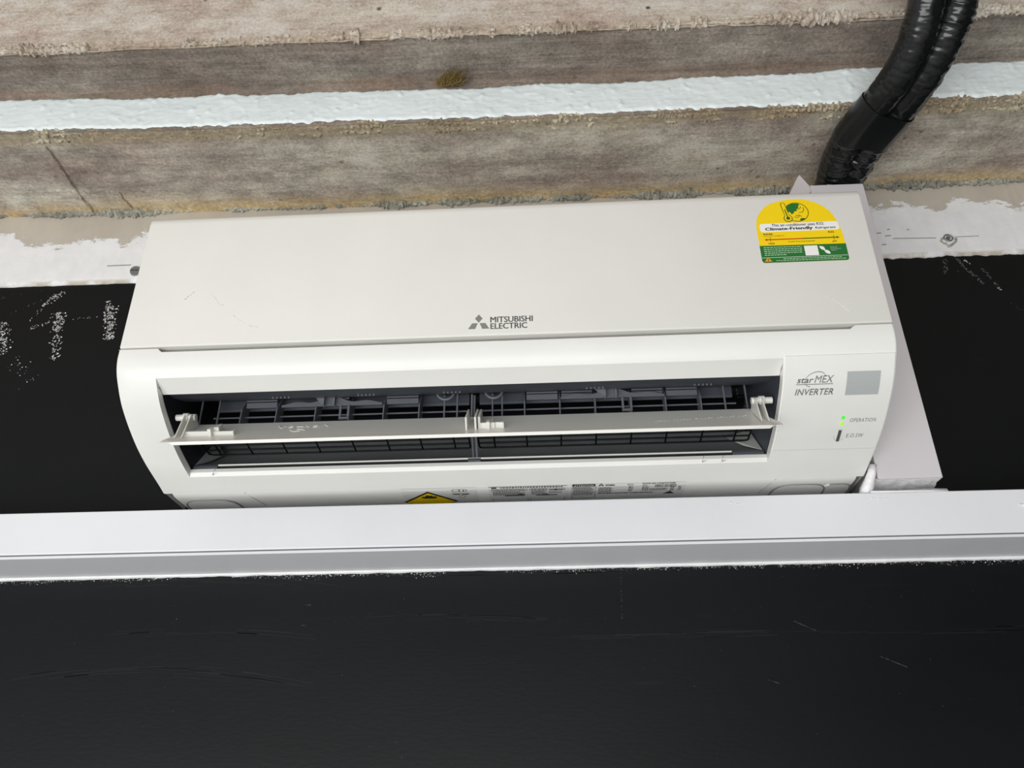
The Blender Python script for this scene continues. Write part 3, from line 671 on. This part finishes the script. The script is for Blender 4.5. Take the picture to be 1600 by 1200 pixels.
    th = MB(); ring(th, b0.x, b0.y, .0001, .0001, .0021, pan(.00075), 0, 2*pi, 20); c0 = b0+dirv*.013; shape(th, [((b0+pr*.0006).x, (b0+pr*.0006).y), ((c0+pr*.0006).x, (c0+pr*.0006).y), ((c0-pr*.0006).x, (c0-pr*.0006).y), ((b0-pr*.0006).x, (b0-pr*.0006).y)], pan(.00075)); D(th, 'mercury', 'dkgreen', lab)
climate()

# --- control panel on the curved right end
def cs(eps): return lambda x, v: surf(x, v, eps)
SC0, SC1 = s_of_y(-.2228), s_of_y(-.1235)
cp = MB(); cxs = frange(.3030, .4160, 9); css = frange(SC0, SC1, 28); e = .0012
ro = [[surf(x, s, e) for x in cxs] for s in css]
ro.insert(0, [surf(x, SC0-.0003, -.001) for x in cxs]); ro.append([surf(x, SC1+.0003, -.001) for x in cxs])
for r, s in zip(ro, [SC0]+css+[SC1]): r.insert(0, surf(.3027, s, -.001)); r.append(surf(.4163, s, -.001))
ctl = P_(cp.grid(ro), 'control_panel', 'body', smooth='auto', angle=30)
def sy(y): return s_of_y(y)
def patch(x0, x1, sa, sb, eps, n=6, skew=0.0): 
    mb = MB(); rows = [[surf(x+skew*(s-sa), s, eps) for x in frange(x0, x1, 3)] for s in frange(sa, sb, n)]; return mb.grid(rows)
D(patch(.3675, .4020, sy(-.2115), sy(-.1915), .0016), 'sensor_window', 'sensor', ctl)
def ctext(tx, x0, x1, ya, yb_, mat, name, thick=.0, shear=0, spacing=1.0, extra=None):
    mb = MB(); sa, sb = sy(ya), sy(yb_); fn = lambda x, v: surf(x, v, .0015); put_text(mb, tx, x0, x1, sb, sa, lambda x, v: surf(x, v, .0015), thick, shear, spacing)
    if extra: extra(mb, fn)
    return D(mb, name, mat, ctl)
def swoosh(mb, fn):
    sa = sy(-.2095)
    pts = [(.3345+.0085*cos(a)*1.2+.003*sin(a), sa+.0045-.0082*sin(a)) for a in frange(.6, pi*1.45, 24)]
    for (a, b) in zip(pts, pts[1:]): shape(mb, [fn(a[0], a[1]-.0004) and (a[0], a[1]-.0004), (b[0], b[1]-.0004), (b[0], b[1]+.0004), (a[0], a[1]+.0004)], fn)
    s1 = sy(-.2028); rect(mb, .3150, .3535, s1, s1+.0008, fn)
ctext('star', .3155, .3330, -.2075, -.2036, 'grey_print', 'series_lettering', .02, .25, 1.0)
ctext('MEX', .3338, .3540, -.2092, -.2036, 'grey_print', 'series_lettering', .004, .25, 1.0, swoosh)
ctext('INVERTER', .3148, .3548, -.1985, -.1925, 'grey_print', 'inverter_lettering', .012, .2, 1.05)
ctext('OPERATION', .3785, .4060, -.1660, -.1615, 'grey_print', 'operation_lettering', .0, 0, 1.1)
ctext('E.O.SW', .3790, .3970, -.1465, -.1412, 'grey_print', 'switch_lettering', .0, 0, 1.1)
for ya, mt in ((-.1690, 'led_green'), (-.1615, 'led_lime')):
    s0_ = sy(ya); D(patch(.3688, .3722, s0_, s0_+.0042, .0017, 3), 'indicator_light', mt, ctl)
s0_, s1_ = sy(-.1520), sy(-.1365)
mb = MB()
for xa, e_ in ((.3688, .0005), (.3692, .0022), (.3718, .0022), (.3722, .0005)): pass
mb.grid([[surf(xa-.10*(s-s0_)*0, s, e_) for s in frange(s0_, s1_, 6)] for xa, e_ in ((.3690, .0004), (.3694, .0024), (.3720, .0024), (.3724, .0004))])
P_(mb, 'switch_button', 'soft_print', ctl)
mb = MB(); sc_ = (s0_+s1_)/2+.002; ring(mb, .3712, sc_, .0052, .0062, .0004, lambda x, v: surf(x, v, .0014), pi*.1, pi*1.1, 20); D(mb, 'switch_recess', 'mid_print', ctl)

# --- bezel of the outlet
INT, INB = Vector((-.2000, .3925)), Vector((-.1035, .3408))
bz = MB()
def inner(s):
    u = (s-S_TOP)/(S_BOT-S_TOP); q, n = at_s(s); d = .0098
    v = Vector((q.x-n.x*d, q.y-n.y*d)); 
    if u < .12: v = INT.lerp(v, u/.12)
    if u > .9: v = v.lerp(INB, (u-.9)/.1)
    return v
ss = frange(S_TOP, S_BOT, 31)
bz.grid([[surf(x, S_TOP) for x in (HX0, HX1)], [Vector((x, INT.x, INT.y)) for x in (HX0, HX1)]])
bz.grid([[surf(x, S_BOT) for x in (HX0, HX1)], [Vector((x, (q0+INB.x)/2-.002, .3362)) for x, q0 in ((HX0, at_s(S_BOT)[0].x), (HX1, at_s(S_BOT)[0].x))], [Vector((x, INB.x, INB.y)) for x in (HX0, HX1)]])
for x in (HX0, HX1): bz.grid([[surf(x, s) for s in ss], [Vector((x, inner(s).x, inner(s).y)) for s in ss]])
P_(bz, 'outlet_bezel', 'body', smooth='auto', angle=30)
for x, l in ((-.343, -1), (.2305, 1), (.2525, 1)):
    P_(MB().tube([Vector((x, INB.x-.0006, INB.y)), Vector((x-.0015, INB.x-.001, .3395)), Vector((x-.0035, -.1045, .3325)), Vector((x-.0005, -.1085, .3328))], .0004, 5), 'clip_seam', 'mid_print')

# --- dark duct
dk = MB(); DX0, DX1 = HX0+.0006, HX1-.0006
top = [(-.2000, .3925), (-.1990, .3965), (-.1750, .4000), (-.1450, .4100), (-.1380, .4150)]
dk.grid([[(x, y, z) for x in (DX0, DX1)] for y, z in top])
P_(dk, 'stabiliser_plate', 'dark', smooth='auto', angle=30)
dk = MB(); dk.grid([[(x, y, z) for x in (DX0, DX1)] for y, z in ((-.1380, .4150), (-.1330, .4460), (-.100, .470))]); P_(dk, 'inner_plate', 'black')
floor_pts = [(-.0990, .3455), (-.0960, .3485), (-.0900, .3520), (-.0700, .3640), (-.0500, .3800), (-.0320, .4050), (-.0220, .4400), (-.0200, .4700)]
P_(MB().grid([[(x, y, z) for x in (DX0, DX1)] for y, z in [(v.x, v.y) for v in spline([(a, b, 0) for a, b in floor_pts], 30)]]), 'rear_guide', 'duct', smooth=True)
for x, xo in ((DX0, -.362), (DX1, .289)):
    sw = MB(); outline = [(inner(s).x, inner(s).y) for s in ss]+[(-.09, .352), (-.05, .38), (-.022, .44), (-.02, .47), (-.1, .47), (-.133, .446), (-.138, .415), (-.175, .400), (-.199, .3965)]
    sw.add([(x, a, b) for a, b in outline], [tuple(range(len(outline)))]); P_(sw, 'duct_side_wall', 'dark' if x > 0 else 'black')
rl = MB(); rl.box(-.3425, .2625, -.1022, -.0990, .3452, .3468); P_(rl, 'drip_rail', 'body')
P_(MB().box(DX0+.001, DX1-.001, -.1005, -.0960, .3395, .3452), 'drip_tray_edge', 'black')
for xa, xb in ((DX0+.001, -.3430), (.2630, DX1-.001)): P_(MB().box(xa, xb, -.1020, -.0975, .3415, .3458), 'tray_end', 'dark', bevel=.0008)
# light wedge at the right end of the duct floor
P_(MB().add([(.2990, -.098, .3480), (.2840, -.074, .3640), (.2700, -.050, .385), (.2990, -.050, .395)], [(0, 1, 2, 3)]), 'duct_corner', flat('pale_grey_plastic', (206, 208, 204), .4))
P_(MB().add([(-.3735, -.098, .3480), (-.3620, -.085, .357), (-.3560, -.060, .376), (-.3735, -.050, .40)], [(0, 1, 2, 3)]), 'duct_corner', 'duct')
# cross-flow fan roller: blades visible as a dark drum
fan = MB(); fc = Vector((-.078, .442)); FR = .030
for i in range(28):
    a = 2*pi*i/28; c_, s_ = cos(a), sin(a); a2 = a+.12
    fan.add([(DX0+.01, fc.x+FR*c_, fc.y+FR*s_), (DX1-.01, fc.x+FR*c_, fc.y+FR*s_), (DX1-.01, fc.x+(FR-.010)*cos(a2), fc.y+(FR-.010)*sin(a2)), (DX0+.01, fc.x+(FR-.010)*cos(a2), fc.y+(FR-.010)*sin(a2))], [(0, 1, 2, 3)])
P_(fan, 'fan_roller', 'black')

# --- wire guard, two halves
gz = lambda y: .372+(-.07-y)*.16
wy = [-.0705, -.0815, -.0922, -.1029, -.1136]
def wire(a, b): return P_(MB().rod(a, b, .0011, 6), 'guard_wire', 'wire')
for xa, xb, verts in ((-.3690, -.0440, (-.3550, -.3150, -.2715, -.2300, -.1860, -.1435, -.1030, -.0627)), (-.0330, .2905, (-.0140, .0252, .0665, .1084, .1502, .1919, .2340, .2735))):
    for i, y in enumerate(wy):
        cut = .004 if i == 0 else 0
        wire((xa+cut, y, gz(y)), (xb-cut, y, gz(y)))
    for x in verts: wire((x, wy[0], gz(wy[0])), (x, -.128, gz(-.128)))
    for x, sg in ((xa, 1), (xb, -1)):
        P_(MB().tube([(x+sg*.004, wy[0], gz(wy[0])), (x+sg*.0012, wy[0]-.001, gz(wy[0])), (x, wy[0]-.004, gz(wy[0])), (x, -.128, gz(-.128))], .0011, 6), 'guard_wire', 'wire')

# --- vertical vanes, carrier bars, linkage
def vane(x, dx=0.0, lower=True):
    pl = [(-.1140, .4290), (-.1280, .4120), (-.1340, .4040), (-.1360, .3820), (-.1330, .3620), (-.1240, .3760), (-.1120, .3900)] if lower else [(-.1140, .4290), (-.1280, .4120), (-.1320, .4040), (-.1320, .3850), (-.1260, .3830), (-.1120, .3950)]
    return P_(MB().prism(pl, 0, x-.0008, x+.0008), 'vane', 'dark2', bevel=.0003)
for x in (-.3108, -.2685, -.2218, -.1816, -.1408, -.0988): vane(x)
for x in (.0246, .0658, .1068, .1476, .1881, .2284): vane(x, lower=False)
for x in (-.3619, -.3406, -.0698, -.0546, -.0130, -.0017, .2561, .2809): P_(MB().box(x-.0010, x+.0010, -.1300, -.1278, .3800, .4200), 'vane_stay', 'dark2', bevel=.0004)
for xa, xb in ((-.3480, -.0420), (-.0300, .2700)):
    P_(MB().prism([(-.1100, .4110), (-.1125, .4125), (-.1130, .4240), (-.1100, .4330)], 0, xa, xb), 'carrier_bar', 'dark', bevel=.0004)
    P_(MB().box(xa, xb, -.1240, -.1225, .3965, .3980), 'link_rod', 'dark2')
seg = [(-.3080, -.2710), (-.2190, -.1840), (-.1390, -.1010), (.0270, .0635), (.0680, .1040), (.1500, .1860), (.1900, .2260)]
for xa, xb in seg: P_(MB().box(xa, xb, -.1300, -.1285, .4150, .4168).box(xa, xb, -.1285, -.1265, .4075, .4140), 'vane_hinge_strip', 'dark2')
for hx in (-.2030, .1270):
    wv = MB(); pts = []; L = .060
    for t in frange(-1, 1, 40):
        z = .4085+.0075*math.exp(-(t*2.6)**2)+.0018*cos(t*9); pts.append((hx+L*t, z))
    poly = pts+[(hx+L, .4045), (hx-L, .4045)]
    P_(wv.prism(poly, 1, -.1345, -.1325), 'vane_linkage', 'dark2')
    tb = MB(); tb.box(hx-.0095, hx-.0078, -.1410, -.1345, .4030, .4170).box(hx+.0030, hx+.0047, -.1410, -.1345, .4030, .4170).box(hx-.0095, hx+.0047, -.1400, -.1345, .4158, .4172)
    tb.add([(hx-.0095, -.1405, .4165), (hx-.0200, -.1350, .4150), (hx-.0095, -.1405, .4040), (hx-.0095, -.1345, .4165), (hx-.0200, -.1345, .4150), (hx-.0095, -.1345, .4040)], [(0, 1, 2), (3, 5, 4), (0, 3, 4, 1), (1, 4, 5, 2), (2, 5, 3, 0)])
    P_(tb, 'linkage_tab', flat('tab_grey', (118, 121, 127), .4) if hx < 0 else bpy.data.materials['tab_grey'])
    u = MB(); u.box(hx+.0100, hx+.0125, -.1360, -.1335, .3880, .4040).box(hx+.0195, hx+.0220, -.1360, -.1335, .3880, .4040).box(hx+.0100, hx+.0220, -.1360, -.1335, .3865, .3890); P_(u, 'linkage_clip', 'dark2')
for rx in (-.0683, -.0112):
    P_(MB().tube([(rx+.0102*cos(a), -.1330, .4190+.0102*sin(a)) for a in frange(pi*1.0, pi*2.0, 22)], .0016, 8), 'vane_ring', 'dark2', smooth=True)
    P_(MB().rod((rx, -.1290, .4195), (rx, -.1325, .4195), .0042, 14), 'ring_hub', 'black')
# centre post
P_(MB().box(-.0372, -.0350, -.1420, -.1390, .3600, .4105).box(-.0350, -.0322, -.1390, -.1360, .3600, .4105), 'centre_post', 'dark2', bevel=.0004)
P_(MB().prism([(-.1000, .3440), (-.0960, .3440), (-.1220, .3760), (-.1260, .3740)], 0, -.0385, -.0362).prism([(-.0990, .3440), (-.0930, .3440), (-.1190, .3760), (-.1230, .3740)], 0, -.0345, -.0318), 'lower_post', 'dark', bevel=.0003)
P_(MB().box(-.0440, -.0285, -.1030, -.0975, .3415, .3460), 'post_foot', 'dark', bevel=.0008)
# raised letters moulded on the stabiliser: small ribs
for x0 in (-.262, -.164, -.066, .095, .215):
    for i in range(5): P_(MB().box(x0+.0045*i, x0+.0045*i+.002, -.170, -.168, .3990, .4008), 'moulded_rib', 'dark2')

# --- louver flap
fa, fb = Vector((-.2040, .3335)), Vector((-.1500, .3775)); dch = (fb-fa).normalized(); nch = Vector((-dch.y, dch.x))    # towards camera/up
def fpt(x, u, h=0.0): q = fa+dch*u+nch*h; return Vector((x, q.x, q.y))
CH = (fb-fa).length
FX0, FX1 = -.3660, .2950
def sag(u): t = u/CH; return -.0045*4*t*(1-t)*.5
flp = MB(); us = frange(0, CH, 15); rows = []
def frow(x, shrink=0.0):
    r = [fpt(x, u+shrink*(1-u/CH)*0, sag(u)) for u in us]+[fpt(x, u+(-.0006 if i == 0 else 0), sag(u)-(.0030 if 0 < i < 14 else (.0036 if i == 0 else .0012))) for i, u in reversed(list(enumerate(us)))]
    return r
def taper(x, k_): 
    c = fpt(x, CH*.02, 0); return [fpt(x, CH*.5*(1-k_)*0+u*k_+.0008, sag(u)*k_-.0004) for u in us]+[fpt(x, u*k_+.0008, sag(u)*k_-.0010) for u in reversed(us)]
rws = [taper(FX0, .10), taper(FX0+.006, .45), taper(FX0+.010, .8), frow(FX0+.014)]+[frow(x) for x in frange(-.33, .26, 12)]+[frow(FX1-.014), taper(FX1-.010, .8), taper(FX1-.006, .45), taper(FX1, .10)]
flp.grid(rws, True); nn_ = 30; flp.f.append(tuple(range(nn_))); flp.f.append(tuple(reversed(range((len(rws)-1)*nn_, len(rws)*nn_))))
flap = P_(flp, 'louver_flap', 'flap', smooth='auto', angle=40)
def FB(name, mb, mat='flap', **kw): return P_(mb, name, mat, flap, **kw)
def fbox(mb, x0, x1, ua, ub, ha, hb):
    vs = [fpt(x, u, h) for h in (ha, hb) for u in (ua, ub) for x in (x0, x1)]
    return mb.add(vs, [(0, 2, 3, 1), (4, 5, 7, 6), (0, 1, 5, 4), (2, 6, 7, 3), (0, 4, 6, 2), (1, 3, 7, 5)])
# end brackets: tapered gusset with a pin
for sg, xb in ((1, -.3580), (-1, .2860)):
    g = MB()
    for x in ((xb, xb+sg*.0075)):
        vs = [fpt(q, u, h) for q in (x, x+sg*.0014) for u, h in ((.018, -.001), (.064, -.001), (.062, .0110), (.056, .0165), (.048, .0165))]
        g.add(vs, [(0, 1, 2, 3, 4), (9, 8, 7, 6, 5)]+[(i, i+5, (i+1) % 5+5, (i+1) % 5) for i in range(5)])
    FB('hinge_bracket', g, bevel=.0004)
    c = fpt(xb-sg*.0115, .055, .0128); c2 = fpt(xb+sg*.011, .055, .0128)
    FB('hinge_pin', MB().rod(c, c2, .0038, 14).rod(fpt(xb-sg*.003, .055, .0128), fpt(xb+sg*.003, .055, .0128), .0052, 14), smooth='auto')
def clip_rod(x0, up):
    r = MB(); fbox(r, x0-.006, x0+.026, .029, .034, -.003, .0028); fbox(r, x0+.022, x0+.0262, .025, .035, -.003, .0062); fbox(r, x0+.026, x0+.049, .030, .0330, -.003, .0020); fbox(r, x0+.0485, x0+.0505, .027, .034, -.003, .0030)
    FB('sliding_clip', r, bevel=.0006)
    q = MB(); 
    vs = [(x0+.029+.0030*cos(a), .033+.0165*max(0, sin(a))**.7) for a in frange(0, pi, 12)]
    n = len(vs); q.add([fpt(a, b, .0010) for a, b in vs]+[fpt(a, b, .0060) for a, b in vs], [tuple(range(n)), tuple(reversed(range(n, 2*n)))]+[(i, (i+1) % n, (i+1) % n+n, i+n) for i in range(n)])
    FB('clip_tab', q, bevel=.0005)
clip_rod(-.345, 1)
# centre holder: two upright plates and a short rod
g = MB()
for x in (-.0365, -.0265): fbox(g, x-.0011, x+.0011, .020, .056, -.003, .0125)
fbox(g, -.0245, -.0215, .026, .060, -.003, .0110); FB('centre_holder', g, bevel=.0006)
r = MB(); fbox(r, -.022, -.006, .026, .030, -.003, .0040); fbox(r, -.0150, -.0112, .022, .031, -.003, .0060); fbox(r, -.0105, -.0085, .028, .046, -.003, .0042); fbox(r, -.0085, .0030, .028, .032, -.003, .0038); fbox(r, .0020, .0040, .024, .032, -.003, .0045); FB('sliding_clip', r, bevel=.0004)
# faint moulded marks in the flap
mm = MB()
def stroke(x0, u0, x1, u1, w_=.0005):
    h0, h1 = sag(u0)+.0003, sag(u1)+.0003; mm.rod(fpt(x0, u0, h0), fpt(x1, u1, h1), w_, 5)
for x0, u0, x1, u1 in ((-.254, .058, -.249, .050), (-.249, .050, -.244, .057), (-.241, .051, -.236, .052), (-.240, .055, -.236, .055), (-.232, .053, -.224, .053), (-.222, .050, -.217, .057), (-.222, .056, -.217, .051), (-.213, .051, -.208, .051), (-.213, .055, -.208, .055), (-.206, .050, -.203, .057), (-.201, .058, -.196, .052),
                       (-.236, .041, -.231, .036), (-.231, .036, -.224, .038), (-.229, .044, -.222, .043), (-.222, .043, -.219, .040)): stroke(x0, u0, x1, u1)
for i in range(30):
    x = .168+.0034*i
    if i % 7 in (5,): continue
    stroke(x, .034+.0006*(i*7 % 4)+.0004*i, x+.0018, .036+.0006*(i*5 % 4)+.0004*i, .00035)
FB('moulded_mark', mm)['kind'] = 'stuff'

# --- labels on the bottom pan
def bt(eps): return lambda x, v: Vector((x, v, .3222-(.0030 if v > -.068 else (v+.0725)/.0045*.0017)-eps)) if v > -.0725 else Vector((x, v, .3222-eps+(-.0725-v)*.29))
def btx(eps):
    def f(x, v):
        pts = bp_[:5]
        if v <= pts[0][0]: z = pts[0][1]+(pts[0][0]-v)*.29
        else:
            z = pts[-1][1]
            for a, b in zip(pts, pts[1:]):
                if a[0] <= v <= b[0]: z = a[1]+(b[1]-a[1])*(v-a[0])/(b[0]-a[0]); break
        return Vector((x, v, z-eps))
    return f
e1, e2, e3 = btx(.0003), btx(.0006), btx(.0008)
def film(x0, x1, y0, y1, name, mat):
    mb = MB(); mb.grid([[e1(x, y) for x in (x0, x1)] for y in frange(y0, y1, 10)]); return D(mb, name, mat, ac)
hz = film(-.128, -.037, -.0715, -.006, 'hazard_label', 'sticker'); hz['label'] = 'yellow flammable warning diamond label under the unit'
mb = MB(); cx_, cy_ = -.0965, -.030; shape(mb, [(cx_-.034, cy_), (cx_, cy_-.034), (cx_+.034, cy_), (cx_, cy_+.030)], lambda x, v: e2(x, v)); D(mb, 'diamond_border', 'black_print', hz)
mb = MB(); shape(mb, [(cx_-.0305, cy_), (cx_, cy_-.0305), (cx_+.0305, cy_), (cx_, cy_+.0265)], lambda x, v: e3(x, v)-Vector((0, 0, .0003))); D(mb, 'diamond', 'yellow', hz)
e4 = btx(.0014)
mb = MB()
fl_ = [(-.0100, -.046), (-.0085, -.050), (-.0050, -.0485), (-.0045, -.0525), (-.0005, -.0545), (.0010, -.0515), (.0040, -.0535), (.0045, -.0495), (.0085, -.0505), (.0100, -.046), (.0060, -.043), (-.006, -.043)]
shape(mb, [(cx_+a, b) for a, b in fl_], e4); D(mb, 'flame_symbol', 'black_print', hz)
mb = MB()
def outline(x0, x1, y0, y1, wd=.0006):
    rect(mb, x0, x1, y0, y0+wd, e2); rect(mb, x0, x1, y1-wd, y1, e2); rect(mb, x0, x0+wd, y0, y1, e2); rect(mb, x1-wd, x1, y0, y1, e2)
outline(-.0665, -.0580, -.0680, -.0610); outline(-.0580, -.0490, -.0680, -.0610); rect(mb, -.0535, -.0522, -.0665, -.0620, e2); rect(mb, -.0680, -.0460, -.0560, -.0545, e2); rect(mb, -.066, -.058, -.0535, -.0515, e2); rect(mb, -.056, -.048, -.0535, -.0510, e2); ring(mb, -.056, -.045, .0035, .0035, .0006, e2, 0, 2*pi, 20)
D(mb, 'manual_symbol', 'soft_print', hz)
def dense(mb, x0, x1, y0, y1, lh, frac=.92):
    y = y0
    while y < y1:
        x = x0; end = x0+(x1-x0)*random.uniform(frac-.15, 1)
        while x < end:
            l = random.uniform(.0008, .0032); rect(mb, x, min(x+l, x1), y, y+lh*.55, e2); x += l+.0007
        y += lh
ca_ = film(-.0230, .0735, -.0715, -.006, 'caution_label', 'sticker'); ca_['label'] = 'grey printed caution label with boxed drawings under the unit'
mb = MB(); outline(-.0222, .0712, -.0705, -.008); outline(-.0195, .0240, -.0655, -.008); outline(.0265, .0690, -.0655, -.008); put_text(mb, '!', -.0178, -.0172, -.0670, -.0700, e2, .02); rect(mb, -.0190, -.0130, -.0700, -.0672, e2)
x = -.008
while x < .066: l = random.uniform(.0012, .003); rect(mb, x, x+l, -.0695, -.0678, e2); x += l+.0012
dense(mb, -.0180, .0220, -.0640, -.0470, .0032); dense(mb, .0285, .0480, -.0640, -.0470, .0032); dense(mb, .0495, .0670, -.0550, -.0500, .0026)
D(mb, 'caution_print', 'soft_print', ca_)
mb = MB(); rect(mb, -.004, .020, -.0455, -.0425, e2); rect(mb, .012, .020, -.0495, -.0470, e2); rect(mb, .0500, .0670, -.0620, -.0596, e2); ring(mb, .058, -.061, .0001, .0001, .0022, e2, 0, 2*pi, 14); rect(mb, .034, .060, -.0450, -.0425, e2); shape(mb, [(.040, -.0455), (.046, -.048), (.052, -.0455)], e2); D(mb, 'caution_drawing', 'black_print', ca_)
rt = film(.0750, .2120, -.0722, -.006, 'rating_label', 'sticker'); rt['label'] = 'grey rating plate with model lettering under the unit'
mb = MB()
shape(mb, [(.0775, -.0705), (.0790, -.0718), (.1040, -.0718), (.1055, -.0705), (.1055, -.0690), (.1040, -.0676), (.0790, -.0676), (.0775, -.0690)], e2)
for ox, oy, sc_ in ((.1120, -.0700, .0026),):
    shape(mb, [(ox, oy+.0), (ox-.0011, oy-.0011), (ox, oy-.0022), (ox+.0011, oy-.0011)], e2); shape(mb, [(ox, oy), (ox-.0020, oy), (ox-.0034, oy+.0024), (ox-.001, oy+.0024)], e2); shape(mb, [(ox, oy), (ox+.0020, oy), (ox+.0034, oy+.0024), (ox+.001, oy+.0024)], e2)
put_text(mb, 'MITSUBISHI', .1170, .1280, -.0678, -.0700, e2, .03)
put_text(mb, 'ROOM AIR CONDITIONER', .1610, .2000, -.0690, -.0714, e2, .01); put_text(mb, 'MODEL', .1610, .1670, -.0655, -.0676, e2, .01); put_text(mb, 'MSXY-FP18VG', .1760, .2010, -.0650, -.0680, e2, .03); put_text(mb, 'MSXY-FP18VG', .1760, .2010, -.0610, -.0640, e2, .03)
put_text(mb, 'MITSUBISHI ELECTRIC CORPORATION', .1085, .1750, -.0425, -.0460, e2, .03)
shape(mb, [(.1880, -.0385), (.1950, -.0470), (.2020, -.0385)], e2); put_text(mb, 'R32', .1435, .1500, -.0676, -.0704, e2, .0)
D(mb, 'rating_lettering', 'black_print', rt)
mb = MB(); put_text(mb, 'ATTENTION', .0800, .1030, -.0682, -.0712, e3, .02, 0, 1.2); D(mb, 'attention_lettering', 'sticker', rt)
mb = MB(); outline(.0775, .1060, -.0665, -.030); dense(mb, .0790, .1045, -.0650, -.0400, .0026); dense(mb, .1090, .1260, -.0635, -.0490, .0028); dense(mb, .1450, .1500, -.0650, -.0490, .0028); dense(mb, .1610, .1690, -.0630, -.0500, .0028); dense(mb, .1700, .1920, -.0580, -.0500, .0028); dense(mb, .1950, .1990, -.0620, -.0480, .0032); dense(mb, .2040, .2075, -.0620, -.0500, .0034); D(mb, 'rating_print', 'soft_print', rt)
